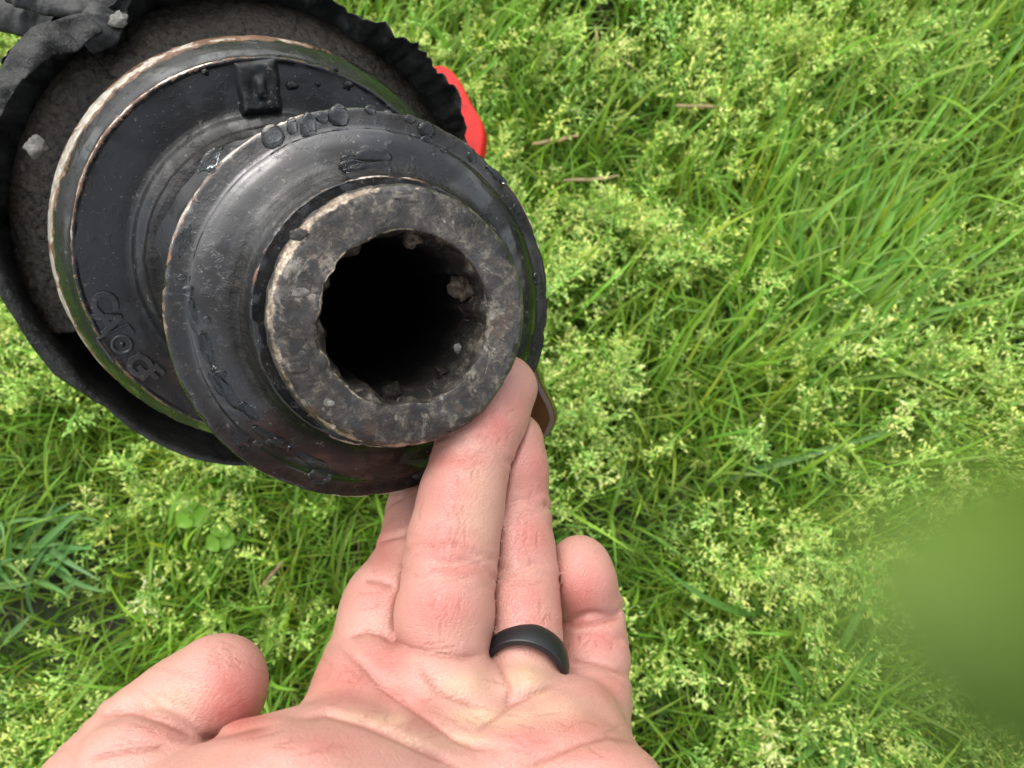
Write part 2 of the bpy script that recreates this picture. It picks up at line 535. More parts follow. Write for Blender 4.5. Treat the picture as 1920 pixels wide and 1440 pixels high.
# debris caught in the bore: fibres, dirt, a light crumb
for (a, z, s, mt, sd_) in ((22, -0.010, 0.0034, M_dirt_clod, 3), (-28, -0.011, 0.0013, M_flake, 5), (-52, -0.009, 0.0022, M_grit, 7), (-95, -0.010, 0.0026, M_grit, 9), (78, -0.007, 0.0026, M_dirt_clod, 11), (190, -0.008, 0.0020, M_grit, 13)):
    r = 0.0176
    obj('debris_clod', blob('debris_clod', (r * math.cos(rad(a)), r * math.sin(rad(a)), z), (s * 0.8, s * 0.9, s), sd_, 0.5, 9), mt, collar, M1)
fv, fq = [], []
for k in range(120):
    a = rad(random.choice((-100, -60, -35, 15, 80)) + random.gauss(0, 13))
    z = -random.uniform(0.001, 0.011)
    p0 = np.array([0.0181 * math.cos(a), 0.0181 * math.sin(a), z])
    d = RNG.normal(0, 1, 3)
    d -= p0 * (d @ p0) / (p0 @ p0) * 0.9
    d = d / np.linalg.norm(d) * random.uniform(0.0004, 0.0016)
    inw = np.array([-math.cos(a), -math.sin(a), 0]) * 0.0006
    wv = np.cross(d, inw)
    wv = wv / (np.linalg.norm(wv) + 1e-9) * 0.00005
    i = len(fv)
    fv += [p0 - wv, p0 + wv, p0 + d + inw + wv * 0.5, p0 + d + inw - wv * 0.5]
    fq.append((i, i + 1, i + 2, i + 3))
fib = obj('lint', mesh_from('lint', fv, np.array(fq)), rubber('lint', (0.05, 0.048, 0.046), (0.22, 0.21, 0.2), 300), collar, M1)
fib['kind'] = 'stuff'
# scabs of grease and scale on the collar face
for (px, py, rx, ry, mt, sd_) in ((563, 548, 0.0019, 0.0009, M_flake, 1), (560, 690, 0.0026, 0.0013, M_steel, 2), (765, 372, 0.0024, 0.0008, M_steel, 3), (560, 440, 0.0018, 0.0012, M_steel, 4),
                                  (742, 783, 0.0004, 0.0007, M_flake, 6), (620, 756, 0.0008, 0.0007, M_flake, 7)):
    q = plane_local(px, py, m1, 0.0)
    sc = obj('scab', blob('scab', (q[0], q[1], 0.0), (rx, ry, 0.00032), sd_, 0.3, 12), mt, collar, M1)

# water beads and runs on the front flange
drops = [(512, 258, 17, 19), (548, 240, 8, 16), (578, 244, 12, 26), (604, 222, 9, 9), (635, 219, 16, 18), (694, 207, 9, 8), (768, 224, 10, 7), (799, 244, 15, 14), (798, 264, 10, 8), (884, 296, 9, 11), (968, 392, 9, 11),
         (1007, 522, 9, 11), (600, 890, 19, 15), (520, 828, 18, 10), (484, 832, 9, 7), (357, 545, 12, 8), (343, 520, 8, 5), (395, 318, 8, 6), (700, 295, 30, 13), (664, 312, 24, 10), (455, 815, 12, 22), (655, 300, 14, 9), (831, 284, 6, 5),
         (470, 785, 8, 6), (548, 760, 9, 6), (417, 700, 11, 6), (388, 600, 6, 6)]
z_of = lambda r: np.interp(r, [p[0] for p in ff[3:14]], [p[1] for p in ff[3:14]])
for k, (px, py, rx, ry) in enumerate(drops):
    z = -0.026
    for _ in range(4):
        q = plane_local(px, py, m1, z)
        z = float(z_of(np.hypot(q[0], q[1])))
    sx, sy = rx * 0.19 / F, ry * 0.19 / F
    obj('water_drop', blob('water_drop', (q[0], q[1], z), (sx * 1.15, sy * 1.15, min(sx, sy) * 0.55), 40 + k, 0.07, 12), M_water, front, M1)

for k, (px, py, rx, ry, tilt) in enumerate(((432, 735, 40, 15, -52), (392, 655, 34, 13, -68), (515, 822, 34, 12, -32), (470, 770, 22, 11, -45), (365, 590, 26, 9, -80), (585, 862, 28, 9, -22), (395, 300, 26, 9, 48), (690, 318, 40, 11, 6), (930, 330, 22, 9, -38), (350, 450, 24, 8, 72))):
    z = -0.026
    for _ in range(4):
        q = plane_local(px, py, m1, z)
        z = float(z_of(np.hypot(q[0], q[1])))
    me = blob('water_film', (0, 0, 0), (rx * 0.19 / F, ry * 0.19 / F, 0.00034), 140 + k, 0.42, 14)
    obj('water_film', me, M_water, front, M1 @ Matrix.Translation((q[0], q[1], z)) @ Matrix.Rotation(rad(tilt), 4, 'Z'))

# rear flange
rf = [(0.030, 0.009, 0.0), (0.0380, 0.0075, 0.0), (0.0395, 0.0062, 0.0), (0.0402, 0.0046, 0.0), (0.0425, 0.0026, 0.0), (0.0440, 0.0006, 0.0), (0.0455, 0.0000, 0.0), (0.0520, 0.0, 0.0), (0.0572, 0.0001, 0.1),
      (0.0584, 0.0005, 0.4), (0.0589, 0.0003, 0.68), (0.0594, -0.0010, 0.15), (0.0612, -0.0035, 0.1), (0.0630, -0.0068, 0.1), (0.0641, -0.0090, 0.5), (0.0652, -0.0120, 1.05), (0.0663, -0.0165, 0.8), (0.0669, -0.0205, 0.55),
      (0.0668, -0.025, 0.3), (0.066, -0.032, 0.1), (0.060, -0.036, 0.0)]


def rear_bulge(V, N, A, R):
    lump = np.clip(fbm(V, 55, 3, 12), -0.4, 1) * 0.0011 * np.exp(-((R - 0.036) / 0.005) ** 2)
    return V + N * lump[..., None]


rear = obj('rear_flange', lathe('rear_flange', rf, 280, 3, 0.00014, 110, 21, chips=0.0008, bulge=rear_bulge, patchy=lambda V, A: np.clip(0.55 + 0.5 * np.cos(A - rad(150)) + 0.55 * fbm(V, 38, 3, 16), 0.1, 1.35),
                                     grime_shade=lambda R, Z, A: np.clip(np.exp(-((R - 0.038) / 0.003) ** 2) + 0.5 * np.exp(-((R - 0.0455) / 0.0016) ** 2), 0, 1)), M_paint_rear, root, M2)

# neck lofted from the rear boss to the back of the front flange
pa, pb = np.array(C2) + m2[:3, 2] * 0.006, np.array(C1) - m1[:3, 2] * 0.034
rings, ns = [], 96
for k in range(15):
    t = k / 14
    c = pa + (pb - pa) * t
    fr = m2[:3, :2] * (1 - t) + m1[:3, :2] * t
    r = 0.0385 - 0.0125 * (t ** 0.55)
    a = np.linspace(0, 2 * math.pi, ns, endpoint=False)
    rings.append(c + r * (np.cos(a)[:, None] * fr[:, 0] + np.sin(a)[:, None] * fr[:, 1]))
V = np.array(rings)
out = V - V.mean(1, keepdims=True)
V = V + out / np.linalg.norm(out, axis=-1, keepdims=True) * (fbm(V, 70, 5, 44) * 0.0016)[..., None]
idx = np.arange(15 * ns).reshape(15, ns)
b = np.roll(idx, -1, 1)
Q = np.stack([idx[:-1], b[:-1], b[1:], idx[1:]], -1).reshape(-1, 4)
obj('neck', mesh_from('neck', to_world(V.reshape(-1, 3)), Q), M_cast, root)

# cast lug on the rear face
q = np.array([plane_local(x, y, m2, 0.0)[:2] for x, y in ((436, 122), (520, 112), (528, 205), (452, 214))])
oc = q.mean(0)


def dens(o, n=5):
    o = np.asarray(o)
    return np.concatenate([o[i] + (o[(i + 1) % len(o)] - o[i]) * np.linspace(0, 1, n, endpoint=False)[:, None] for i in range(len(o))])


nl_ = 30
uu = np.linspace(-1.18, 1.18, nl_)
U, W_ = np.meshgrid(uu, uu, indexing='ij')
bl00, bl10, bl11, bl01 = q[0], q[1], q[2], q[3]
su, sw = (U + 1) / 2, (W_ + 1) / 2
XY = (bl00 * ((1 - su) * (1 - sw))[..., None] + bl10 * (su * (1 - sw))[..., None] + bl11 * (su * sw)[..., None] + bl01 * ((1 - su) * sw)[..., None])
edge_ = 1 / (1 + np.exp((np.maximum(np.abs(U) + .02 * np.sin(5 * W_), np.abs(W_) - .12) - .93) * 16))
Hh = 0.0042 * edge_ * (0.82 + 0.18 * W_) - 0.0012 * np.exp(-(U / .55) ** 2 - ((W_ - .1) / .6) ** 2) * edge_
Hh = Hh + 0.0030 * np.exp(-((U - .05) / .24) ** 4 - ((W_ - .05) / .42) ** 4)
lv = np.concatenate([XY, Hh[..., None]], -1)
lv[..., 2] += 0.00035 * edge_ * fbm(lv, 420, 4, 88) - 0.0006
i_ = np.arange(nl_ * nl_).reshape(nl_, nl_)
lug = obj('cast_lug', mesh_from('cast_lug', lv.reshape(-1, 3), np.stack([i_[:-1, :-1], i_[:-1, 1:], i_[1:, 1:], i_[1:, :-1]], -1).reshape(-1, 4)), M_cast, rear, M2)
for k, (px, py, s) in enumerate(((548, 160, 0.0016), (596, 158, 0.0009), (652, 160, 0.0014), (512, 205, 0.0012), (385, 135, 0.0011), (630, 130, 0.0008), (310, 355, 0.0007))):
    q = plane_local(px, py, m2, 0.0)
    obj('grit_lump', blob('grit_lump', (q[0], q[1], 0.0002), (s, s * 0.8, s * 0.5), 60 + k, 0.5, 8), M_cast, rear, M2)

# raised cast letters on the rear face (tops towards the shaft)
def letter(ch, px, py, size, turn=0.0):
    q = plane_local(px, py, m2, 0.0)
    ang = math.atan2(q[1], q[0]) + rad(90) + turn      # letter up points to the centre
    cu = bpy.data.curves.new('letter', 'FONT')
    cu.body = ch
    cu.size = size
    cu.extrude = 0.0008
    cu.bevel_depth = 0.00012
    cu.align_x = 'CENTER'
    cu.align_y = 'CENTER'
    cu.offset = 0.00028
    tmp = bpy.data.objects.new('tmp', cu)
    COL.objects.link(tmp)
    bpy.context.view_layer.update()
    me = bpy.data.meshes.new_from_object(tmp.evaluated_get(bpy.context.evaluated_depsgraph_get()))
    bpy.data.objects.remove(tmp)
    o = obj('raised_letter', me, M_letter, rear, M2 @ Matrix.Translation((q[0], q[1], 0.0002)) @ Matrix.Rotation(ang, 4, 'Z'))
    return o


for ch, px, py, sz in (('C', 193, 567, 0.0092), ('A', 204, 602, 0.0092), ('G', 259, 684, 0.0088), ('F', 283, 702, 0.0088)):
    letter(ch, px, py, sz)
q = plane_local(229, 646, m2, 0.0)
em = M2 @ Matrix.Translation((q[0], q[1], 0.0)) @ Matrix.Rotation(math.atan2(q[1], q[0]) + rad(90), 4, 'Z')
h, t_ = 0.0047, 0.0008


def ring_mesh(name, r, tw, hgt, n=28):
    pr = [(r - tw, 0), (r - tw * 0.7, hgt), (r + tw * 0.7, hgt), (r + tw, 0)]
    a = np.linspace(0, 2 * math.pi, n, endpoint=False)
    V = np.array([[x * math.cos(k), x * math.sin(k), z] for k in a for x, z in pr])
    i = np.arange(n * 4).reshape(n, 4)
    j = np.roll(i, -1, 0)
    Q = np.stack([i[:, :-1], j[:, :-1], j[:, 1:], i[:, 1:]], -1).reshape(-1, 4)
    return mesh_from(name, V, Q)


def bar(x0, y0, x1, y1, w_):
    d = np.array([x1 - x0, y1 - y0])
    nrm = np.array([-d[1], d[0]]) / np.linalg.norm(d) * w_
    a, b = np.array([x0, y0]), np.array([x1, y1])
    return prism('emblem_bar', [a - nrm, b - nrm, b + nrm, a + nrm], -0.0002, 0.0007, 0.0002)


for bb in ((-h, -h, -h, h), (-h, -h, h * 0.75, -h), (-h, h, -h * 0.3, h), (h, -h * 0.2, h, h * 0.6)):
    obj('emblem_bar', bar(*bb, t_ * 0.5), M_letter, rear, em)
obj('emblem_ring', ring_mesh('emblem_ring', 0.0026, 0.0006, 0.0007), M_letter, rear, em)
obj('emblem_dot', blob('emblem_dot', (0, 0, 0.0001), (0.0009, 0.0009, 0.0006), 2, 0.1, 8), M_paint_rear, rear, em)

# segmented rubber ring behind the rear flange
for k in range(5):
    a0, a1 = rad(18 + 36.6 * k ), rad(18 + 36.6 * (k + 1))
    pr = [(0.062, -0.034, 0, 0.2), (0.0665, -0.0335, 0, 1), (0.070, -0.0390, 0, 1), (0.075, -0.0470, 0, 1), (0.0795, -0.0540, 0, 0.8), (0.0812, -0.0575, 0, 0.3), (0.0812, -0.064, 0, 0.2), (0.062, -0.066, 0, 0)]
    me = lathe('rubber_segment', pr, 60, 9, 0.0010, 560, 50 + k, a0, a1)
    seg = obj('rubber_segment', me, M_grit, root, M2)
    so = seg.modifiers.new('t', 'SOLIDIFY')
    so.thickness = 0.001
    so.offset = -1
inner = [(0.050, -0.036, 0), (0.064, -0.070, 0), (0.075, -0.095, 0), (0.0795, -0.10, 0)]
obj('ring_base', lathe('ring_base', inner, 120, 3, 0.0006, 120, 71), M_boot, root, M2)

# torn rubber boot: edge outline read off the photograph, put on the boot's own plane
ZB = -0.046
outer = [(-38, 300), (-20, 200), (3, 132), (24, 97), (48, 76), (72, 52), (104, 54), (138, 48), (156, 29), (185, 22), (215, -2), (300, -34), (420, -52), (540, -36), (600, -18), (645, 5), (680, 19), (700, 34), (735, 59),
         (757, 75), (787, 97), (805, 127), (826, 141), (840, 170), (852, 196), (860, 226), (871, 262), (884, 330), (870, 450), (810, 600), (715, 750), (610, 835), (520, 872), (440, 876), (375, 866), (325, 848), (250, 806), (197, 766),
         (130, 722), (100, 704), (70, 665), (30, 607), (0, 557), (-30, 450)]
innr = [(2, 300), (12, 215), (30, 165), (52, 135), (82, 118), (112, 98), (140, 86), (165, 70), (196, 52), (225, 24), (300, -6), (420, -26), (540, -14), (600, 2), (636, 20), (668, 36), (690, 52), (722, 76), (745, 92),
        (774, 116), (792, 142), (810, 160), (824, 186), (835, 210), (844, 238), (855, 270), (868, 330), (852, 450), (795, 590), (700, 735), (600, 822), (516, 860), (440, 868), (376, 856), (328, 838), (256, 797), (203, 757), (150, 714), (122, 677),
        (92, 646), (62, 610), (20, 536), (0, 502), (-8, 430)]
ob = np.array([plane_local(x, y, m2, ZB) for x, y in outer])
ib = np.array([plane_local(x, y, m2, ZB + 0.0015) for x, y in innr])


def resample(p, ang):
    a = np.unwrap(np.arctan2(p[:, 1], p[:, 0]))
    if a[-1] < a[0]:
        a, p = a[::-1], p[::-1]
    aa = np.concatenate([a - 2 * math.pi, a, a + 2 * math.pi])
    r = np.tile(np.hypot(p[:, 0], p[:, 1]), 3)
    o = np.argsort(aa)
    return np.interp(ang, aa[o], r[o])


nb = 420
ang = np.linspace(-math.pi, math.pi, nb, endpoint=False)
ro, ri = resample(ob, ang), resample(ib, ang)
ring_p = np.stack([np.cos(ang), np.sin(ang), 0 * ang], -1)
jag = fbm(ring_p, 22, 4, 5)
deg = np.degrees(ang)
torn = np.where((deg > -35) & (deg < 75), 1.0, np.where((deg >= 75) & (deg < 175), 0.9, 0.12))
torn = np.convolve(np.r_[torn[-6:], torn, torn[:6]], np.ones(13) / 13, 'valid')
teeth = (np.abs(fbm(ring_p, 17, 4, 15)) - 0.25) * (0.5 + 0.7 * np.abs(fbm(ring_p, 5, 2, 41)))
ro = ro + torn * (0.0016 * fbm(ring_p, 6, 2, 5) + 0.0008 * jag + 0.0030 * teeth)
ri = np.where(torn > 0.5, ro - 0.0007, np.minimum(ri, ro - 0.0007))
zw = ZB + torn * (0.005 * fbm(ring_p, 5, 3, 9) + 0.0016 * fbm(ring_p, 25, 2, 19))
prof = []
fold = fbm(ring_p, 9, 3, 23)
for (kind, f_, z_) in (('in', 0.0, -0.066), ('mix', 0.2, -0.064), ('mix', 0.4, -0.061), ('mix', 0.6, -0.057), ('mix', 0.8, -0.052), ('mix', 0.93, -0.048), ('ri', 1, 0), ('lip', 0.35, 0.0009), ('lip', 0.75, 0.0006), ('ro', 1, -0.0008), ('back', 1.0, -0.006), ('back', 0.985, -0.02),
                        ('back', 0.94, -0.045), ('back', 0.80, -0.07), ('back', 0.6, -0.09)):
    if kind in ('in', 'mix'):
        r = 0.0785 + (ri - 0.0785) * f_ + torn * f_ * (1 - f_) * 0.012 * fold
        z = z_ - 0.04 * (1 - torn) * (1 - f_) ** 1.5 + (zw - ZB) * f_ + 0.0045 * torn * f_ * fbm(ring_p * (1 + .6 * f_), 14, 3, 31)
    elif kind == 'ri':
        r, z = ri, zw
    elif kind == 'lip':
        r, z = ri + (ro - ri) * f_, zw + z_
    elif kind == 'ro':
        r, z = ro, zw + z_
    else:
        r = ro * f_
        z = zw + z_
    prof.append(np.stack([r * np.cos(ang), r * np.sin(ang), z + 0 * ang], -1))
V = np.stack(prof, 1)
V = V + (fbm(V, 90, 4, 77) * 0.0005)[..., None] * np.array([0.5, 0.5, 1])
idx = np.arange(nb * len(prof)).reshape(nb, len(prof))
b = np.roll(idx, -1, 0)
Q = np.stack([idx[:, :-1], b[:, :-1], b[:, 1:], idx[:, 1:]], -1).reshape(-1, 4)
boot = obj('rubber_boot', mesh_from('rubber_boot', V.reshape(-1, 3), Q), M_boot, root, M2)
boot.data.materials.append(M_boot_pale)
mi = np.zeros((nb, len(prof) - 1), np.int32)
mi[np.ix_((deg > -175) & (deg < -128), [6, 7, 8])] = 1
boot.data.polygons.foreach_set('material_index', mi.ravel())


def strip(name, pts, width, thick, seed, crumple, d0, mat, parent):
    """crumpled strip of rubber along a line of (px, py, depth, width factor)"""
    pts = np.array(pts, float)
    t = np.linspace(0, len(pts) - 1, 110)
    c = np.stack([np.interp(t, np.arange(len(pts)), pts[:, i]) for i in range(4)], 1)
    C = np.array([P(x, y, d) for x, y, d in c[:, :3]])
    tan = np.gradient(C, axis=0)
    tan /= np.linalg.norm(tan, axis=1)[:, None]
    side = np.cross(tan, np.array([0.15, 0.1, 1.0]))
    side /= np.linalg.norm(side, axis=1)[:, None]
    up = np.cross(side, tan)
    m_ = 14
    a = np.linspace(0, 2 * math.pi, m_, endpoint=False)
    wd = width * c[:, 3]
    V = C[:, None] + side[:, None] * (np.cos(a)[None, :, None] * wd[:, None, None]) + up[:, None] * (np.sin(a)[None, :, None] * thick)
    V = V + fbm(V, 130, 3, seed)[..., None] * crumple * (side[:, None] * 0.7 + up[:, None])
    V = to_world(V.reshape(-1, 3))
    i = np.arange(110 * m_).reshape(110, m_)
    j = np.roll(i, -1, 1)
    Q = np.stack([i[:-1], j[:-1], j[1:], i[1:]], -1).reshape(-1, 4)
    me = mesh_from(name, V, [Q])
    return obj(name, me, mat, parent)


DB = 0.262
strip('torn_flap', [(-14, 230, .2125, 0.25), (4, 175, .214, 0.5), (22, 140, .216, 0.7), (48, 106, .217, 0.9), (85, 76, .220, 1.1), (120, 68, .223, 1.2), (150, 50, .226, 1.0), (190, 36, .231, 0.8), (222, 18, .237, 0.3)], 0.0050, 0.0007, 3, 0.0026, 0, M_boot_pale, boot)
strip('torn_flap', [(165, 88, .236, 0.4), (185, 60, .231, 1.2), (195, 30, .232, 1.2), (212, -8, .238, 1.0)], 0.0055, 0.0008, 7, 0.0030, 0, M_boot, boot)
strip('torn_flap', [(-50, 0, .262, 1.2), (20, 22, .262, 1.3), (60, 34, .262, 1.2), (110, 40, .262, .8)], 0.0065, 0.0030, 11, 0.0022, 0, M_boot, boot)
strip('torn_flap', [(20, -24, .252, 1.0), (90, -6, .250, 1.2), (150, 6, .250, 1.0), (240, -28, .250, 1.2)], 0.0058, 0.0026, 13, 0.0026, 0, M_boot, boot)
obj('pale_chip', blob('pale_chip', to_world(P(222, 38, 0.2315)), (0.0030, 0.0026, 0.0018), 4, 0.45, 9), M_flake, boot)
obj('pale_chip', blob('pale_chip', to_world(P(66, 274, 0.2235)), (0.0034, 0.0032, 0.0022), 6, 0.5, 9), M_flake, boot)
# second bellow of the boot, further down the shaft
bl = [(0.060, -0.095, 0), (0.075, -0.098, 0), (0.084, -0.106, 0), (0.088, -0.114, 0), (0.084, -0.122, 0), (0.070, -0.135, 0), (0.055, -0.145, 0), (0.045, -0.170, 0)]
obj('boot_bellow', lathe('boot_bellow', bl, 140, 4, 0.002, 40, 91), M_boot, root, M2)
# the shaft running down to the grass
zl = 0.6
while to_world(C2 - m2[:3, 2] * zl)[2] < 0.005:
    zl -= 0.004
sh = [(0.0, -0.06, 0), (0.030, -0.062, 0), (0.031, -0.15, 0), (0.031, -zl, 0), (0.0, -zl - 0.002, 0)]
obj('shaft', lathe('shaft', sh, 64, 6, 0.0005, 80, 95), M_cast, root, M2)

# red strap end behind the boot, brown tab behind the flange
DR = 0.345
ro_ = [(770, 100), (815, 123), (823, 121), (832, 122), (842, 128), (850, 136), (859, 147), (867, 162), (875, 178), (882, 192), (891, 207), (900, 222), (905, 240), (906, 255), (904, 275), (899, 298), (885, 330), (845, 360), (790, 330), (770, 240), (765, 160)]
Mr, mr_ = axis_frame(P(850, 210, DR), rad(18), rad(210))
pts = [plane_local(x, y, mr_, 0)[:2] for x, y in ro_]
strap = obj('plastic_strap', prism('plastic_strap', pts, -0.006, 0.0, 0.0012), M_red, None, Mr)
tag(strap, 'bright red plastic strap end showing behind the torn black boot', 'strap')
bo = [(985, 640), (1004, 690), (1012, 715), (1022, 735), (1033, 755), (1040, 775), (1041, 790), (1036, 803), (1030, 815), (1012, 830), (985, 820), (965, 760), (960, 690), (968, 650)]
Mbr, mbr = axis_frame(P(1010, 745, 0.232), rad(10), rad(160))
pts = [plane_local(x, y, mbr, 0)[:2] for x, y in bo]
tabo = obj('plastic_tab', prism('plastic_tab', pts, -0.008, 0.0, 0.0017), M_brown, None, Mbr)
tag(tabo, 'glossy brown tab sticking out behind the fingertips below the round flange', 'tab')
for o in (strap, tabo):
    for p_ in o.data.polygons:
        p_.use_smooth = False
    bv = o.modifiers.new('soft', 'BEVEL')
    bv.width = 0.0008
    bv.segments = 2

# ------------------------------------------------------------------ the hand (one continuous skin surface)
hs_ = 0.00062
ax_x = np.arange(-0.104, 0.062, hs_)
zs_, z_ = list(np.arange(-0.238, -0.104, hs_)), -0.104
while z_ < -0.042:
    zs_.append(z_)
    z_ += 0.0011
ax_z = np.array(zs_)
ys, y_ = list(np.arange(0.017, -0.076, -hs_)), -0.076
st_ = hs_
while y_ > -0.36:
    ys.append(y_)
    st_ = min(st_ * 1.07, 0.004)
    y_ -= st_
ax_y = np.array(ys[::-1])
NX, NY, NZ = len(ax_x), len(ax_y), len(ax_z)
BIG = 0.05


class Field:
    def __init__(s):
        s.d = np.full((NX, NY, NZ), BIG, np.float32)


def box_of(lo, hi):
    r = []
    for a, l, h_ in zip((ax_x, ax_y, ax_z), lo, hi):
        r.append(slice(max(0, int(np.searchsorted(a, l)) - 1), min(len(a), int(np.searchsorted(a, h_)) + 1)))
    return tuple(r)


def coords(sl):
    return np.meshgrid(ax_x[sl[0]].astype(np.float32), ax_y[sl[1]].astype(np.float32), ax_z[sl[2]].astype(np.float32), indexing='ij', sparse=True)


def smin(a, b, k):
    if k <= 0:
        return np.minimum(a, b)
    h_ = np.clip(0.5 + 0.5 * (b - a) / k, 0, 1)
    return b + (a - b) * h_ - k * h_ * (1 - h_)


def cone(fld, a, ra, b, rb, k=0.0, mar=0.012):
    a, b = np.asarray(a, float), np.asarray(b, float)
    lo = np.minimum(a - ra, b - rb) - mar
    hi = np.maximum(a + ra, b + rb) + mar
    sl = box_of(lo, hi)
    X, Y, Z = coords(sl)
    ab = b - a
    t = np.clip(((X - a[0]) * ab[0] + (Y - a[1]) * ab[1] + (Z - a[2]) * ab[2]) / (ab @ ab), 0, 1)
    t = t.astype(np.float32)
    d = np.sqrt((X - a[0] - ab[0] * t) ** 2 + (Y - a[1] - ab[1] * t) ** 2 + (Z - a[2] - ab[2] * t) ** 2) - (ra + (rb - ra) * t)
    fld.d[sl] = smin(fld.d[sl], d.astype(np.float32), k)


def ball(fld, c, r, k=0.0, sc=(1, 1, 1), mar=0.012):
    c = np.asarray(c, float)
    rr = np.array(sc) * r
    sl = box_of(c - rr - mar, c + rr + mar)
    X, Y, Z = coords(sl)
    q = np.sqrt(((X - c[0]) / sc[0]) ** 2 + ((Y - c[1]) / sc[1]) ** 2 + ((Z - c[2]) / sc[2]) ** 2)
    d = (q - r) * min(sc)
    fld.d[sl] = smin(fld.d[sl], d.astype(np.float32), k)


def groove(fld, j, axis, dep, wd, reach=0.016):
    """crease across a finger at joint j"""
    sl = box_of(j - reach, j + reach)
    X, Y, Z = coords(sl)
    axis = axis / np.linalg.norm(axis)
    wig = 0.0006 * np.sin(X * 700 + j[1] * 900) + 0.0004 * np.sin(Z * 1100)
    t = (X - j[0]) * axis[0] + (Y - j[1]) * axis[1] + (Z - j[2]) * axis[2] + wig
    fld.d[sl] += (dep * np.exp(-(t / wd) ** 2)).astype(np.float32)


def finger(chain, creases=(), pads=(), k=0.002):
    f_ = Field()
    pts = [P(*c[:3]) for c in chain]
    for (p, c), (q, e) in zip(zip(pts[:-1], chain[:-1]), zip(pts[1:], chain[1:])):
        cone(f_, p, c[3], q, e[3], k)
    for (px, py, d, r, kk) in pads:
        ball(f_, P(px, py, d), r, kk)
    for (i, off, dep, wd) in creases:
        u = pts[min(i + 1, len(pts) - 1)] - pts[max(i - 1, 0)]
        u = u / np.linalg.norm(u)
        groove(f_, pts[i] + u * off, u, dep, wd)
    return f_


mid = finger([(826, 1245, .158, .0101), (834, 1150, .1635, .0106), (844, 1065, .169, .0106), (861, 960, .1755, .0100), (886, 855, .181, .0097), (917, 780, .187, .0095), (944, 728, .190, .0086)],
             [(2, 0.0010, .0005, .0007), (2, -0.0016, .0006, .0008), (2, 0.004, .00025, .0006), (4, 0.0, .0006, .0009), (4, -0.002, .0003, .0006), (1, .004, .0002, .0006)],
             [(832, 1150, .1615, .0094, .003), (848, 1010, .1705, .0096, .003), (866, 925, .1755, .0090, .003), (905, 800, .184, .0090, .003)])
ring = finger([(984, 1300, .160, .0080), (980, 1190, .169, .0086), (975, 1095, .178, .0092), (962, 960, .188, .0093), (956, 832, .1925, .0088)],
              [(2, 0, .0006, .0008), (3, 0, .0007, .0008), (3, .0025, .0002, .0006), (2, -.002, .0003, .0006)],
              [(976, 1140, .172, .0084, .003), (968, 1030, .1815, .0084, .003), (958, 880, .189, .0086, .003)])
pink = finger([(1090, 1370, .164, .0112), (1107, 1310, .172, .0093), (1112, 1235, .181, .0087), (1106, 1150, .187, .0084), (1086, 1064, .187, .0080)],
              [(2, .002, .0006, .0008), (3, -.0005, .0010, .0009), (1, .001, .0004, .0008)],
              [(1108, 1205, .182, .0078, .003), (1092, 1095, .184, .0080, .003)])
indx = finger([(718, 1235, .168, .0125), (742, 1140, .1765, .0122), (772, 1080, .185, .0110), (777, 1040, .192, .0098), (790, 960, .207, .0095), (800, 890, .221, .0088), (800, 850, .229, .0078)],
              [(2, .0035, .0013, .0012), (4, -.004, .0005, .0008)],
              [(722, 1150, .172, .0098, .003)])
thmb = finger([(130, 1640, .130, .0140), (196, 1500, .141, .0126), (268, 1398, .149, .0113), (345, 1338, .1535, .0112), (408, 1282, .156, .0101)],
              [(2, -.001, .0005, .0010), (2, .002, .0004, .0008), (1, .003, .0003, .0008)],
              [(395, 1310, .1525, .0092, .004)])


def join(a, b, g_=0.0004):
    m_ = np.minimum(a, b)
    near = (np.abs(a - b) < 2 * g_) & (m_ < 0.003)
    return np.where(near, np.maximum(m_, g_ - 0.5 * np.abs(a - b)), m_)


D = join(join(mid.d, ring.d), join(pink.d, indx.d))
# palm: fan of metacarpals, pads, heel, forearm
pl = Field()
W = np.array([0.004, -0.150, -0.098])
for (a, ra, b_, rb) in ((P(715, 1250, .1685), .0125, P(740, 1560, .138), .016), (P(828, 1322, .1565), .0112, P(850, 1560, .139), .016), (P(972, 1350, .1590), .0110, P(950, 1560, .141), .0165),
                        (P(1082, 1385, .1635), .0112, P(1046, 1530, .146), .0185), (P(740, 1560, .138), .016, W + (-.010, 0, 0), .022), (P(850, 1560, .139), .016, W, .022),
                        (P(950, 1560, .141), .0165, W, .022), (P(1046, 1530, .146), .0185, W + (.012, 0, 0), .021), (P(560, 1640, .121), .0215, W + (-.014, .01, 0), .020),
                        (W + (-.010, 0, 0), .0225, np.array([-0.012, -0.24, -0.098]), .028), (W + (.010, 0, 0), .0225, np.array([0.012, -0.24, -0.098]), .028),
                        (np.array([0, -0.24, -0.098]), .034, np.array([0.0, -0.312, -0.098]), .038)):
    cone(pl, a, ra, b_, rb, 0.010, 0.02)
cone(pl, P(560, 1640, .121), .0215, P(640, 1560, .128), .019, 0.008)
ball(pl, P(575, 1515, .1325), .0175, .0028, (1.15, .9, .8))
ball(pl, P(1105, 1535, .1375), .0148, .0032, (1.1, 1, .9))
cone(pl, P(130, 1640, .130), .0140, P(520, 1650, .122), .020, 0.012, 0.02)
for (px, py, d, r, k) in ((688, 1285, .159, .0100, .005), (850, 1318, .153, .0090, .004), (985, 1342, .1545, .0088, .004), (1082, 1362, .1565, .0088, .004), (640, 1430, .148, .0130, .008)):
    ball(pl, P(px, py, d), r, k)
ball(thmb, P(262, 1465, .1385), .0125, .0012, (1.05, 1, .9))
D = smin(D, pl.d, 0.0014)
D = smin(D, thmb.d, 0.0022)

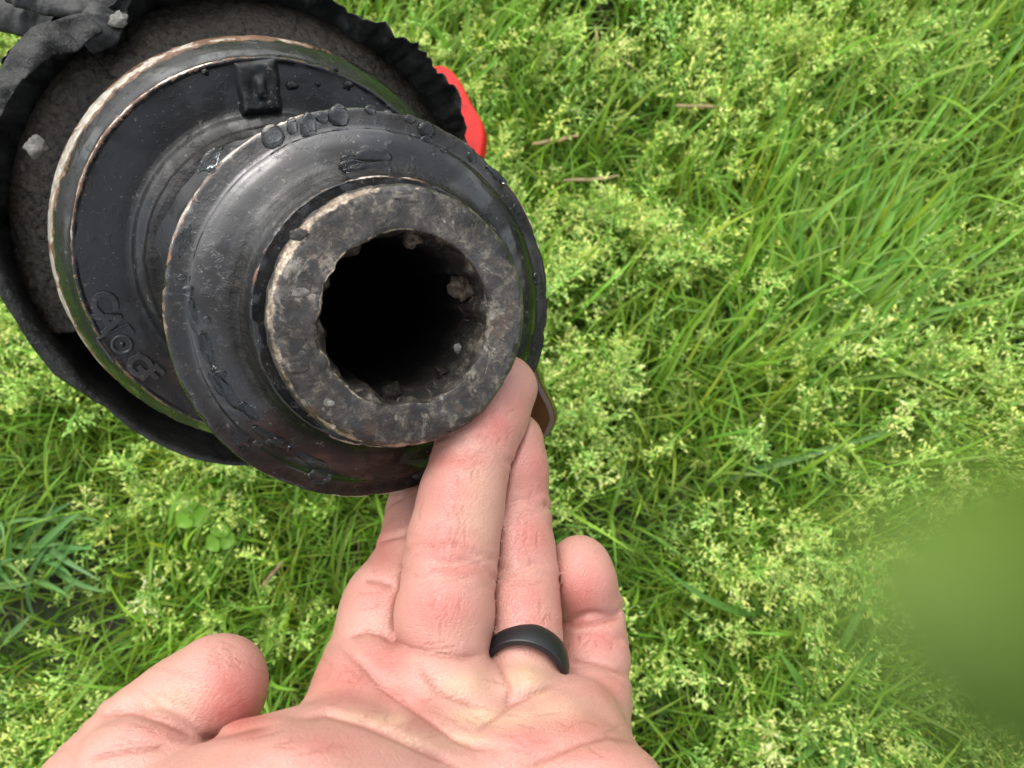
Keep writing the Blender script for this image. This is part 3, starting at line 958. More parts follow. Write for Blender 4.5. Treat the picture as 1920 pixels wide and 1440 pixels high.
# creases and swellings read off the photograph, cut into the front of the skin
Xg, Yg, Zg = np.meshgrid(ax_x.astype(np.float32), ax_y.astype(np.float32), ax_z.astype(np.float32), indexing='ij', sparse=True)
act = np.argwhere(np.abs(D) < 0.004)
pw = np.stack([ax_x[act[:, 0]], ax_y[act[:, 1]], ax_z[act[:, 2]]], 1)
ppx = 960 + F * pw[:, 0] / -pw[:, 2]
ppy = 720 - F * pw[:, 1] / -pw[:, 2]
pd = -pw[:, 2]
add = np.zeros(len(act))


def seg_dist(px, py, line):
    best = np.full(len(px), 1e9)
    par = np.zeros(len(px))
    for i, ((x0, y0), (x1, y1)) in enumerate(zip(line[:-1], line[1:])):
        dx, dy = x1 - x0, y1 - y0
        t = np.clip(((px - x0) * dx + (py - y0) * dy) / (dx * dx + dy * dy), 0, 1)
        d = np.hypot(px - x0 - dx * t, py - y0 - dy * t)
        par = np.where(d < best, (i + t) / (len(line) - 1), par)
        best = np.minimum(best, d)
    return best, par


FOLDS = [([(730, 1196), (748, 1208), (790, 1220), (830, 1229), (870, 1234), (912, 1226)], 1.3, 7, .172),
         ([(655, 1196), (690, 1186), (715, 1192), (740, 1208)], 1.0, 7, .178),
         ([(684, 1088), (712, 1092), (742, 1102)], 0.9, 6, .2),
         ([(622, 1196), (680, 1250), (717, 1292), (764, 1326), (815, 1362), (852, 1390), (890, 1404), (945, 1406)], 1.1, 8, .17),
         ([(540, 1352), (615, 1345), (687, 1365), (731, 1384), (779, 1406), (822, 1424), (870, 1445)], 1.5, 9, .17),
         ([(1050, 1280), (1012, 1298), (960, 1322), (925, 1350), (890, 1375)], 1.0, 9, .17),
         ([(983, 1442), (1034, 1420), (1088, 1396), (1143, 1383), (1198, 1396)], 0.8, 12, .17),
         ([(188, 1342), (250, 1338), (310, 1358), (376, 1388)], 1.5, 8, .165),
         ([(376, 1388), (430, 1379), (512, 1360)], 1.2, 7, .17),
         ([(160, 1425), (230, 1410), (330, 1400)], 0.7, 9, .165),
         ([(928, 1228), (955, 1290), (950, 1330)], 0.6, 8, .165), ([(780, 1245), (820, 1300), (905, 1330)], 0.5, 10, .165),
         ([(1060, 1236), (1110, 1242), (1184, 1268)], 0.9, 6, .2), ([(1052, 1176), (1110, 1170), (1170, 1154)], 0.9, 6, .2)]
for line, dep, wd, dm in FOLDS:
    d, t = seg_dist(ppx, ppy, line)
    fade = np.clip(np.minimum(t, 1 - t) * 5 + 0.25, 0, 1)
    add += dep * 1e-3 * np.exp(-(d / (wd + 4)) ** 2) * fade * 0.65 * (pd < dm)
for (bx, by, sx, sy, amp, dm) in ((640, 1265, 60, 45, 1.2, .17), (800, 1265, 70, 28, 1.3, .17), (880, 1280, 45, 40, 0.8, .165), (985, 1275, 45, 30, 1.4, .165), (1075, 1310, 55, 38, 1.4, .168), (985, 1385, 50, 25, 0.8, .16), (760, 1350, 40, 20, .7, .16),
                                  (1130, 1425, 80, 30, 1.0, .16), (570, 1400, 90, 36, 1.2, .15), (430, 1330, 50, 60, .8, .16), (880, 1345, 40, 14, -.6, .16), (730, 1330, 25, 20, -.6, .165)):
    add -= amp * 1e-3 * np.exp(-((ppx - bx) / sx) ** 2 - ((ppy - by) / sy) ** 2) * (pd < dm)
add += 0.00022 * fbm(pw, 90, 3, 4)
D[act[:, 0], act[:, 1], act[:, 2]] += add.astype(np.float32)


def surface_nets(D, axs):
    neg = D < 0
    c = np.zeros(np.array(D.shape) - 1, np.uint8)
    for dx in (0, 1):
        for dy in (0, 1):
            for dz in (0, 1):
                c += neg[dx:dx + c.shape[0], dy:dy + c.shape[1], dz:dz + c.shape[2]]
    cells = np.argwhere((c > 0) & (c < 8))
    vid = np.full(c.shape, -1, np.int32)
    vid[cells[:, 0], cells[:, 1], cells[:, 2]] = np.arange(len(cells))
    acc = np.zeros((len(cells), 3))
    cnt = np.zeros(len(cells))
    for ax in range(3):
        o = [k for k in range(3) if k != ax]
        for u in (0, 1):
            for v in (0, 1):
                a = cells.copy()
                a[:, o[0]] += u
                a[:, o[1]] += v
                b = a.copy()
                b[:, ax] += 1
                da, db = D[a[:, 0], a[:, 1], a[:, 2]], D[b[:, 0], b[:, 1], b[:, 2]]
                m_ = (da < 0) != (db < 0)
                t = np.where(m_, da / np.where(m_, da - db, 1), 0)
                pa = np.stack([axs[k][a[:, k]] for k in range(3)], 1)
                pb = np.stack([axs[k][b[:, k]] for k in range(3)], 1)
                acc += np.where(m_[:, None], pa + (pb - pa) * t[:, None], 0)
                cnt += m_
    V = acc / cnt[:, None]
    quads = []
    for ax in range(3):
        o = [k for k in range(3) if k != ax]
        sl0, sl1 = [slice(None)] * 3, [slice(None)] * 3
        sl0[ax], sl1[ax] = slice(0, -1), slice(1, None)
        chg = neg[tuple(sl0)] != neg[tuple(sl1)]
        e = np.argwhere(chg)
        e = e[(e[:, o[0]] > 0) & (e[:, o[1]] > 0) & (e[:, o[0]] < D.shape[o[0]] - 1) & (e[:, o[1]] < D.shape[o[1]] - 1)]
        ids = []
        for du, dv in ((0, 0), (1, 0), (1, 1), (0, 1)):
            q = e.copy()
            q[:, o[0]] -= 1 - du
            q[:, o[1]] -= 1 - dv
            ids.append(vid[q[:, 0], q[:, 1], q[:, 2]])
        q = np.stack(ids, 1)
        flip = neg[e[:, 0], e[:, 1], e[:, 2]]
        if ax == 1:
            flip = ~flip
        q[~flip] = q[~flip][:, ::-1]
        quads.append(q[(q >= 0).all(1)])
    return V, np.concatenate(quads)


HV, HQ = surface_nets(D, (ax_x, ax_y, ax_z))
for it in range(3):
    acc = np.zeros_like(HV)
    cnt = np.zeros(len(HV))
    for i, j in ((0, 1), (1, 2), (2, 3), (3, 0)):
        for a, b_ in ((i, j), (j, i)):
            for k in range(3):
                acc[:, k] += np.bincount(HQ[:, a], HV[HQ[:, b_], k], len(HV))
            cnt += np.bincount(HQ[:, a], minlength=len(HV))
    HV = HV + ((acc / cnt[:, None]) - HV) * (0.5 if it != 1 else -0.3)

# skin tones that belong to the skin: flushed pads, pale and yellow calluses
hx = 960 + F * HV[:, 0] / -HV[:, 2]
hy = 720 - F * HV[:, 1] / -HV[:, 2]
redm, yel = np.zeros(len(HV)), np.zeros(len(HV))
for (bx, by, sx, sy, a) in ((430, 1310, 60, 65, 1.0), (455, 1350, 55, 40, .9), (300, 1375, 60, 25, .3), (930, 800, 45, 40, .75), (960, 760, 40, 50, .4), (860, 865, 60, 22, .7), (850, 930, 55, 60, .55), (835, 1020, 60, 40, .75), (850, 1070, 80, 16, .6),
                            (825, 1140, 60, 50, .8), (800, 1190, 60, 25, .35), (1000, 890, 45, 70, .55), (990, 1010, 45, 45, .7), (985, 1120, 45, 40, .6), (1000, 1165, 45, 25, .5), (1090, 1110, 55, 60, .75), (1090, 1165, 60, 20, .6), (1120, 1200, 50, 30, .65),
                            (715, 1020, 30, 70, .55), (700, 1120, 50, 30, .5), (640, 1270, 70, 50, .65), (720, 1240, 60, 40, .6), (790, 1330, 50, 40, .45), (740, 1300, 50, 25, .5), (985, 1390, 70, 28, .6), (1075, 1365, 70, 30, .45), (600, 1400, 100, 30, .4),
                            (1100, 1420, 100, 25, .4), (1140, 1290, 40, 30, .4), (470, 1420, 80, 25, .3)):
    redm = np.maximum(redm, a * np.exp(-((hx - bx) / sx) ** 2 - ((hy - by) / sy) ** 2))
for (bx, by, sx, sy, a) in ((870, 1285, 50, 28, .8), (905, 1345, 60, 20, .9), (870, 1385, 45, 16, .7), (730, 1350, 40, 18, .7), (770, 1390, 50, 16, .6), (985, 1268, 40, 26, 1.0), (1040, 1330, 60, 22, .5), (330, 1310, 70, 22, .5), (960, 1345, 50, 18, .7),
                            (900, 950, 40, 90, .45), (870, 1180, 40, 20, .2), (660, 1345, 40, 14, .4), (1010, 1300, 22, 14, .7)):
    yel = np.maximum(yel, a * np.exp(-((hx - bx) / sx) ** 2 - ((hy - by) / sy) ** 2))
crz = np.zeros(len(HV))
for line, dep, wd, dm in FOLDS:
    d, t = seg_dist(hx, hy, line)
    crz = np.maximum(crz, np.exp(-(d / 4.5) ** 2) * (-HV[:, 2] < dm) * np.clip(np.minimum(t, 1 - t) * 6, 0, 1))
fine = [[(600 + 40 * k, 1230 + 14 * k), (640 + 42 * k, 1262 + 13 * k)] for k in range(4)]
rl = random.Random(3)
for (cx, cy, n__, a_mean, a_sd, l0, l1, sx_, sy_) in ((850, 990, 16, 88, 8, 20, 50, 45, 45), (835, 1150, 9, 90, 10, 15, 40, 50, 30), (880, 880, 8, 80, 12, 15, 34, 40, 22), (845, 1068, 7, 2, 7, 30, 80, 40, 12), (880, 858, 5, 15, 8, 25, 60, 40, 8), (930, 790, 9, 60, 8, 12, 26, 30, 30), (430, 1240, 10, -30, 8, 25, 60, 50, 20),
                                              (995, 1000, 9, 88, 8, 18, 45, 25, 45), (985, 1095, 4, 3, 5, 30, 55, 20, 5), (990, 962, 4, 3, 5, 30, 55, 20, 4), (1000, 1165, 6, 88, 9, 14, 30, 30, 18), (1115, 1215, 6, 85, 12, 14, 30, 35, 20),
                                              (880, 1340, 16, -35, 30, 25, 80, 90, 40), (720, 1340, 14, 35, 25, 25, 80, 90, 35), (1060, 1380, 14, -15, 20, 25, 70, 90, 28), (640, 1260, 8, 70, 25, 15, 40, 50, 40), (330, 1290, 8, -32, 8, 30, 80, 50, 20),
                                              (560, 1395, 10, 12, 8, 40, 120, 120, 22), (260, 1390, 6, -8, 12, 40, 100, 60, 25), (820, 1215, 6, 8, 6, 25, 60, 50, 8), (700, 1020, 7, 100, 12, 15, 40, 20, 50), (700, 1110, 5, 10, 12, 20, 40, 25, 20)):
    for _ in range(n__):
        x_, y__ = rl.gauss(cx, sx_ * .7), rl.gauss(cy, sy_ * .7)
        a_ = rad(rl.gauss(a_mean, a_sd))
        l_ = rl.uniform(l0, l1) / 2
        bx_, by_ = rl.gauss(0, 3), rl.gauss(0, 3)
        fine.append([(x_ - l_ * math.cos(a_), y__ + l_ * math.sin(a_)), (x_ + bx_, y__ + by_), (x_ + l_ * math.cos(a_), y__ - l_ * math.sin(a_))])
front_only = -HV[:, 2] < 0.2
for line in fine:
    ln = np.array(line)
    lo_, hi_ = ln.min(0) - 12, ln.max(0) + 12
    sel = np.where((hx > lo_[0]) & (hx < hi_[0]) & (hy > lo_[1]) & (hy < hi_[1]) & front_only)[0]
    if len(sel):
        d, t = seg_dist(hx[sel], hy[sel], line)
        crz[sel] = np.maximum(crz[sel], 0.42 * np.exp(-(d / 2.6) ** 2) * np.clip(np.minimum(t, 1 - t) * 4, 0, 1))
mk = Mat('skin')
cs = mk.n('SeparateXYZ', {0: mk.attr('tone', 1)})
mott = mk.noise(150, 5, 0.6)
mott2 = mk.noise(420, 4, 0.6)
pale = mk.mix(mott, (0.39, 0.196, 0.154), (0.44, 0.235, 0.188))
redc = mk.mix(mott2, (0.37, 0.105, 0.085), (0.415, 0.142, 0.116))
yelc = mk.mix(mott2, (0.47, 0.325, 0.195), (0.53, 0.39, 0.25))
rf_ = mk.math('MULTIPLY', cs.outputs[0], mk.ramp(mott, [(0.3, 0.85), (0.65, 1.35)]), True)
yf_ = mk.math('MULTIPLY', cs.outputs[1], mk.ramp(mott, [(0.3, 0.85), (0.7, 0.5)]), True)
tone = mk.mix(rf_, pale, redc)
tone = mk.mix(yf_, tone, yelc)
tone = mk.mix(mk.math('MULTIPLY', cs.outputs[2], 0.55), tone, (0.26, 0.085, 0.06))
grime_shade = mk.ramp(mk.n('TexNoise', {'Vector': mk.n('Mapping', {'Vector': mk.co, 'Scale': (4.0, 1.0, 1.0)}).outputs[0], 'Scale': 240, 'Detail': 5, 'Roughness': 0.65}).outputs[0], [(0.66, 0.0), (0.74, 0.35)])
tone = mk.mix(grime_shade, tone, (0.36, 0.14, 0.09))
lines_v = mk.n('Mapping', {'Vector': mk.co, 'Scale': (1.0, 3.2, 2.0)}).outputs[0]
vor = mk.n('TexVoronoi', {'Vector': lines_v, 'Scale': 620}, feature='DISTANCE_TO_EDGE').outputs[0]
vr = mk.ramp(vor, [(0.0, 0.0), (0.12, 1.0)])
wv = mk.n('TexWave', {'Vector': mk.n('Mapping', {'Vector': mk.co, 'Rotation': (0.3, 0.5, 0.4)}).outputs[0], 'Scale': 420, 'Distortion': 7, 'Detail': 2, 'Detail Scale': 0.6}).outputs[1]
n1 = mk.bump(mk.noise(1600, 3, 0.6), 0.2, 0.0003)
n2 = mk.bump(vr, 0.35, 0.0003, n1)
n3 = mk.bump(wv, 0.12, 0.0002, n2)
n4 = mk.bump(mott2, 0.15, 0.0004, n3)
n4 = mk.bump(mk.math('SUBTRACT', 1.0, cs.outputs[2]), 0.55, 0.0006, n4)
M_skin = mk.p(color=tone, rough=mk.math('ADD', mk.math('MULTIPLY', mott2, 0.25), 0.27), sss=0.14, sss_r=(1.0, 0.32, 0.16), sss_s=0.0012, normal=n4, spec=0.42)
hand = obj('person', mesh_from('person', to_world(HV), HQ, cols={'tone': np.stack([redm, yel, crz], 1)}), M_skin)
tag(hand, 'bare left hand, palm up, middle fingertip pressed against the underside of the hollow collar', 'person')

# ring on the ring finger
rc = P(986, 1248, .1625)
ra_ = P(1004, 1170, .1795) - P(974, 1310, .1575)
ra_ /= np.linalg.norm(ra_)
rx_ = np.cross(np.array([0, 0, 1.0]), ra_)
rx_ /= np.linalg.norm(rx_)
Mring = np.eye(4)
Mring[:3, 0], Mring[:3, 1], Mring[:3, 2], Mring[:3, 3] = rx_, np.cross(ra_, rx_), ra_, rc
pr = [(0.0080, -0.0027, 0), (0.0080, 0.0027, 0), (0.0081, 0.0031, 0), (0.0086, 0.0029, 0), (0.0091, 0.0029, 0), (0.0094, 0.0014, 0), (0.0095, 0.0, 0), (0.0094, -0.0014, 0), (0.0091, -0.0029, 0), (0.0086, -0.0029, 0), (0.0081, -0.0031, 0), (0.0080, -0.0027, 0)]
band = obj('finger_ring', lathe('finger_ring', pr[::-1], 120, 3), M_silicone, None, Matrix((CWn @ Mring).tolist()))
tag(band, 'smooth matte black band worn on the ring finger of the hand', 'ring')
# ------------------------------------------------------------------ grass
def blades(root, az, lean, length, width, bend, col, segs=5, twist=None, fold=0.0):
    """ribbons: all arguments per blade; returns vertices, quads, colours"""
    n_ = len(root)
    t = np.linspace(0, 1, segs + 1)
    th = lean[:, None] + bend[:, None] * t[None] ** 1.4
    ds = length[:, None] / segs
    h_ = np.concatenate([np.zeros((n_, 1)), np.cumsum(np.sin(th[:, :-1]) * ds, 1)], 1)
    v_ = np.concatenate([np.zeros((n_, 1)), np.cumsum(np.cos(th[:, :-1]) * ds, 1)], 1)
    ca, sa_ = np.cos(az)[:, None], np.sin(az)[:, None]
    C = np.stack([root[:, 0:1] + h_ * ca, root[:, 1:2] + h_ * sa_, np.maximum(root[:, 2:3] + v_, 0.002)], -1)
    tw = (twist if twist is not None else np.zeros(n_))[:, None] * (0.4 + t[None])
    side = np.stack([-sa_ + 0 * tw, ca + 0 * tw, 0 * tw], -1) * np.cos(tw)[..., None]
    up = np.stack([-np.cos(th) * ca, -np.cos(th) * sa_, np.sin(th)], -1)
    side = side + up * np.sin(tw)[..., None]
    wp = width[:, None] * np.minimum(1.0, 0.55 + t * 2)[None] * (1 - t[None] ** 2.6) * 0.5 + 0.00012
    A, B = C - side * wp[..., None], C + side * wp[..., None]
    if fold:
        Mid = C - up * (wp * fold)[..., None]
        V = np.stack([A, Mid, B], 2)
        k = 3
    else:
        V = np.stack([A, B], 2)
        k = 2
    V = V.reshape(n_, -1, 3)
    base = (np.arange(n_) * (segs + 1) * k)[:, None]
    q = []
    for s_ in range(segs):
        for j in range(k - 1):
            q.append(np.stack([s_ * k + j, s_ * k + j + 1, (s_ + 1) * k + j + 1, (s_ + 1) * k + j]))
    Q = (base[:, None, :] + np.array(q)[None]).reshape(-1, 4)
    Cc = np.repeat(col, (segs + 1) * k, 0)
    return V.reshape(-1, 3), Q, Cc, C


def jitter_col(base, n_, s_=0.16, hue=0.12):
    b_ = np.array(base)[None] * np.exp(RNG.normal(0, s_, (n_, 1)))
    b_ = b_ * np.exp(RNG.normal(0, hue, (n_, 3)) * np.array([1, .35, .8]))
    return np.clip(b_, 0.003, 0.9)


# gaps where bare soil shows, and thick spots (image positions turned into ground positions)
gaps = [(on_ground(x, y)[:2], r) for x, y, r in ((1120, 55, .030), (1165, 130, .022), (1090, 10, .02), (150, 1130, .075), (70, 1040, .02), (600, 1120, .018), (480, 1090, .016), (1890, 690, .02), (1560, 300, .012),
                                                 (1380, 960, .014), (1040, 990, .02), (1330, 1270, .014), (640, 1040, .014))]
coarse = [(on_ground(x, y)[:2], r) for x, y, r in ((1530, 470, .075), (1380, 700, .045), (1650, 260, .05), (1850, 90, .07), (1560, 1330, .03), (60, 1010, .03), (700, 60, .06), (940, 30, .05), (1800, 400, .04), (300, 1180, .04), (560, 1280, .05))]


def keep(p, prob=0.93):
    k = np.ones(len(p))
    for c, r in gaps:
        k *= 1 - prob * np.exp(-((p - c) ** 2).sum(1) / r ** 2)
    return RNG.random(len(p)) < k


def near_any(p, lst):
    k = np.zeros(len(p))
    for c, r in lst:
        k = np.maximum(k, np.exp(-((p - c) ** 2).sum(1) / r ** 2))
    return k


cor = np.array([on_ground(x, y)[:2] for x, y in ((0, 0), (1920, 0), (1920, 1440), (0, 1440))])
x0, x1, y0, y1 = cor[:, 0].min() - .06, cor[:, 0].max() + .06, cor[:, 1].min() - .07, cor[:, 1].max() + .05

# fine blades growing in tufts
def scatter_tufts(nt, per, x0, x1, y0, y1, spread):
    c = np.stack([RNG.uniform(x0, x1, nt), RNG.uniform(y0, y1, nt)], 1)
    k = RNG.poisson(per, nt) + 3
    i = np.repeat(np.arange(nt), k)
    off = RNG.normal(0, spread, (len(i), 2))
    p = c[i] + off
    flow = fbm(np.c_[c, np.zeros(nt)], 6, 2, 3) * 3.0
    az = np.arctan2(off[:, 1], off[:, 0]) + RNG.normal(0, 0.6, len(i))
    az = np.where(RNG.random(len(i)) < 0.35, flow[i] * 2 + RNG.normal(0, 0.5, len(i)), az)
    return p, az, i, c


parts_v, parts_q, parts_c, off_ = [], [], [], 0


def put(V, Q, C):
    global off_
    parts_v.append(V.astype(np.float32))
    parts_q.append((Q + off_).astype(np.int32))
    parts_c.append(C.astype(np.float32))
    off_ += len(V)


def flush(name, mat, kind='stuff'):
    global parts_v, parts_q, parts_c, off_
    o = obj(name, mesh_from(name, np.concatenate(parts_v), np.concatenate(parts_q), cols={'col': np.concatenate(parts_c)}), mat)
    parts_v, parts_q, parts_c, off_ = [], [], [], 0
    return tag(o, kind=kind)


p, az, ti, tc = scatter_tufts(2300, 17, x0, x1, y0, y1, 0.011)
ok = keep(p)
p, az, ti = p[ok], az[ok], ti[ok]
n_ = len(p)
tone_t = jitter_col((0.205, 0.335, 0.045), len(tc), 0.25, 0.16)
V, Q, C, _ = blades(np.c_[p, np.zeros(n_)], az, np.abs(RNG.normal(0.35, 0.25, n_)), RNG.uniform(.022, .058, n_), RNG.uniform(.0009, .0019, n_), RNG.uniform(0.3, 1.35, n_),
                    tone_t[ti] * np.exp(RNG.normal(0, .15, (n_, 1))), 5, RNG.normal(0, .5, n_))
put(V, Q, C)
# a sparse lower layer that closes the view to the soil
p, az, ti, tc = scatter_tufts(1900, 13, x0, x1, y0, y1, 0.016)
ok = keep(p)
p, az = p[ok], az[ok]
n_ = len(p)
V, Q, C, _ = blades(np.c_[p, np.zeros(n_)], az, RNG.uniform(.6, 1.2, n_), RNG.uniform(.02, .05, n_), RNG.uniform(.0010, .0022, n_), RNG.uniform(0.1, .8, n_), jitter_col((0.135, 0.25, 0.032), n_, .28), 4, RNG.normal(0, .6, n_))
put(V, Q, C)
# pale dead blades low down
n_ = 900
p = np.stack([RNG.uniform(x0, x1, n_), RNG.uniform(y0, y1, n_)], 1)
V, Q, C, _ = blades(np.c_[p, np.full(n_, .004)], RNG.uniform(0, 6.3, n_), RNG.uniform(1.25, 1.5, n_), RNG.uniform(.02, .06, n_), RNG.uniform(.0008, .0018, n_), RNG.uniform(-.1, .1, n_), jitter_col((0.34, 0.27, 0.14), n_, .25, .05), 4)
put(V, Q, C)
# thinner growth out to a couple of metres, for whoever looks past the frame
n_ = 78000
p = RNG.normal(0, .62, (n_, 2))
out_ = (p[:, 0] < x0) | (p[:, 0] > x1) | (p[:, 1] < y0) | (p[:, 1] > y1)
p = p[out_]
n_ = len(p)
V, Q, C, _ = blades(np.c_[p, np.zeros(n_)], RNG.uniform(0, 6.3, n_), np.abs(RNG.normal(.5, .3, n_)), RNG.uniform(.03, .08, n_), RNG.uniform(.003, .0065, n_), RNG.uniform(.3, 1.2, n_), jitter_col((0.18, 0.33, 0.04), n_, .25), 2)
put(V, Q, C)
flush('grass', M_blade)

# flowering heads of annual meadow grass
OCT = np.array([[0, 0, -.5], [.5, 0, -.08], [0, .5, -.08], [-.5, 0, -.08], [0, -.5, -.08], [0, 0, .5]])
OQ = np.array([[0, 2, 1], [0, 3, 2], [0, 4, 3], [0, 1, 4], [5, 1, 2], [5, 2, 3], [5, 3, 4], [5, 4, 1]])


def frames(d):
    d = d / (np.linalg.norm(d, axis=1, keepdims=True) + 1e-9)
    ref = np.where(np.abs(d[:, 2:3]) < .9, np.array([[0, 0, 1.]]), np.array([[1., 0, 0]]))
    a = np.cross(d, ref)
    a /= np.linalg.norm(a, axis=1, keepdims=True)
    return d, a, np.cross(d, a)


npan = 3700
pc = np.stack([RNG.uniform(x0, x1, npan * 3), RNG.uniform(y0, y1, npan * 3)], 1)
dens_ = 0.52 + 0.8 * fbm(np.c_[pc, np.zeros(len(pc))], 13, 3, 61)
dens_ *= 1 - 0.72 * near_any(pc, coarse)
ok = (RNG.random(len(pc)) < dens_) & keep(pc, .9)
pc = pc[ok][:npan]
npan = len(pc)
flow = fbm(np.c_[pc, np.zeros(npan)], 7, 2, 33) * 4
paz = np.where(RNG.random(npan) < .5, flow, RNG.uniform(0, 6.3, npan)) + RNG.normal(0, .5, npan)
slen = RNG.uniform(.034, .075, npan)
slean = np.abs(RNG.normal(.35, .3, npan))
sbend = RNG.uniform(.2, 1.0, npan)
pcol = jitter_col((0.55, 0.70, 0.20), npan, .22, .07)
V, Q, C, axis_ = blades(np.c_[pc, np.zeros(npan)], paz, slean, slen, np.full(npan, .0008), sbend, pcol * np.array([.6, .85, .6]), 6)
put(V, Q, C)
sv, sd_, ss_, sc_ = [], [], [], []
bv_, bw_ = [], []
scale_p = np.clip(np.exp(RNG.normal(0, .28, npan)), .5, 1.7)
for node in range(7):
    f_ = 0.52 + 0.48 * node / 6
    seg = f_ * 6
    i0 = int(min(5, math.floor(seg)))
    base = axis_[:, i0] + (axis_[:, min(6, i0 + 1)] - axis_[:, i0]) * (seg - i0)
    axd, aa_, ab_ = frames(axis_[:, min(6, i0 + 1)] - axis_[:, max(0, i0 - 1)])
    for br in range(3 if node < 4 else 2):
        ang_ = RNG.uniform(0, 6.3, npan)
        rdir = aa_ * np.cos(ang_)[:, None] + ab_ * np.sin(ang_)[:, None]
        bl_ = (0.0135 * (1 - node / 7.5) + 0.0012) * RNG.uniform(.6, 1.2, npan) * scale_p
        bd = axd * .55 + rdir * RNG.uniform(.6, 1.1, npan)[:, None]
        bd /= np.linalg.norm(bd, axis=1, keepdims=True)
        tip = base + bd * bl_[:, None]
        bv_.append((base, tip, pcol))
        for sp, at_ in enumerate((1.0, .78, .56) if node < 4 else (1.0, .6)):
            pos = base + bd * (bl_ * at_)[:, None] + RNG.normal(0, .0007, (npan, 3))
            dr = bd + RNG.normal(0, .55, (npan, 3))
            use = RNG.random(npan) < (.95, .8, .62)[sp]
            sv.append(pos[use])
            sd_.append(dr[use])
            ss_.append(np.stack([RNG.uniform(.0011, .0018, use.sum()), RNG.uniform(.0028, .0050, use.sum())], 1) * scale_p[use][:, None] ** .5)
            sc_.append(pcol[use] * np.exp(RNG.normal(0, .25, (use.sum(), 1))) * np.exp(RNG.normal(0, .06, (use.sum(), 3))))
# hair-thin branches
B0, B1, BC = (np.concatenate([b[k] for b in bv_]) for k in range(3))
d, a, b_ = frames(B1 - B0)
wv_ = a * .00016
V = np.stack([B0 - wv_, B0 + wv_, B1 + wv_, B1 - wv_], 1).reshape(-1, 3)
Q = np.arange(len(B0) * 4).reshape(-1, 4)
put(V, Q, np.repeat(BC * np.array([.7, .9, .7]), 4, 0))
flush('seed_head_stalks', M_blade)
PV, PD, PS, PC = np.concatenate(sv), np.concatenate(sd_), np.concatenate(ss_), np.concatenate(sc_)
d, a, b_ = frames(PD)
V = PV[:, None] + a[:, None] * (OCT[None, :, 0:1] * PS[:, None, 0:1]) + b_[:, None] * (OCT[None, :, 1:2] * PS[:, None, 0:1] * .75) + d[:, None] * (OCT[None, :, 2:3] * PS[:, None, 1:2])
Q = (np.arange(len(PV))[:, None, None] * 6 + OQ[None]).reshape(-1, 3)
o = obj('seed_heads', mesh_from('seed_heads', V.reshape(-1, 3), Q, smooth=False, cols={'col': np.repeat(np.clip(PC, 0, .8), 6, 0)}), M_seed)
tag(o, kind='stuff')

# long thin leaves that lie over one another, mostly towards the top right
n_ = 3600
p = np.stack([RNG.uniform(x0, x1, n_ * 3), RNG.uniform(y0, y1, n_ * 3)], 1)
ok = (RNG.random(len(p)) < 0.06 + 0.94 * near_any(p, [(c, r * 1.5) for c, r in coarse])) & keep(p)
p = p[ok][:n_]
n_ = len(p)
V, Q, C, _ = blades(np.c_[p, np.full(n_, .004)], np.where(RNG.random(n_) < .65, RNG.normal(.95, .45, n_), RNG.uniform(0, 6.3, n_)), np.abs(RNG.normal(.55, .25, n_)), RNG.uniform(.05, .105, n_), RNG.uniform(.0014, .0034, n_), RNG.uniform(.3, 1.1, n_),
                    jitter_col((0.205, 0.345, 0.048), n_, .22, .13), 7, RNG.normal(0, .4, n_))
put(V, Q, C)
flush('long_grass', M_blade)


# coarse tufts with broad blades: each tuft a thing, each blade a part
def tuft(px, py, label, blades_, col):
    """blades_: (px0, py0, px1, py1, width px, arch)"""
    g0 = on_ground(px, py)
    t_ = bpy.data.objects.new('grass_tuft', None)
    COL.objects.link(t_)
    t_.location = (g0[0], g0[1], 0)
    tag(t_, label, 'grass tuft', 'coarse grass tufts in the lawn')
    bpy.context.view_layer.update()
    for (ax_, ay_, bx_, by_, wpx, arch) in blades_:
        z1 = random.uniform(.035, .06)
        a = on_ground(ax_, ay_, .012)
        e = on_ground(bx_, by_, z1)
        segs = 9
        tt = np.linspace(0, 1, segs + 1)
        m_ = (a + e) / 2 + np.array([random.gauss(0, .010), random.gauss(0, .010), arch])
        c_ = (1 - tt)[:, None] ** 2 * a + 2 * ((1 - tt) * tt)[:, None] * m_ + tt[:, None] ** 2 * e
        tg = np.gradient(c_, axis=0)
        tg /= np.linalg.norm(tg, axis=1, keepdims=True)
        roll = random.uniform(-.5, .5)
        sdv = np.cross(tg, np.array([math.sin(roll), 0.1, math.cos(roll)]))
        sdv /= np.linalg.norm(sdv, axis=1, keepdims=True)
        upv = np.cross(sdv, tg)
        wv2 = wpx * .5 / F * 0.56 * np.minimum(1, .6 + tt * 2) * (1 - tt ** 3) + .0002
        V = np.stack([c_ - sdv * wv2[:, None], c_ - sdv * wv2[:, None] * .5 - upv * wv2[:, None] * .25, c_ - upv * wv2[:, None] * .42, c_ + sdv * wv2[:, None] * .5 - upv * wv2[:, None] * .25, c_ + sdv * wv2[:, None]], 1)
        i = np.arange((segs + 1) * 5).reshape(segs + 1, 5)
        Q = np.stack([i[:-1, :-1], i[:-1, 1:], i[1:, 1:], i[1:, :-1]], -1).reshape(-1, 4)
        cc_ = jitter_col(col, 1, .14, .12)
        obj('grass_blade', mesh_from('grass_blade', V.reshape(-1, 3), Q, cols={'col': np.repeat(cc_, (segs + 1) * 5, 0)}), M_blade, t_)


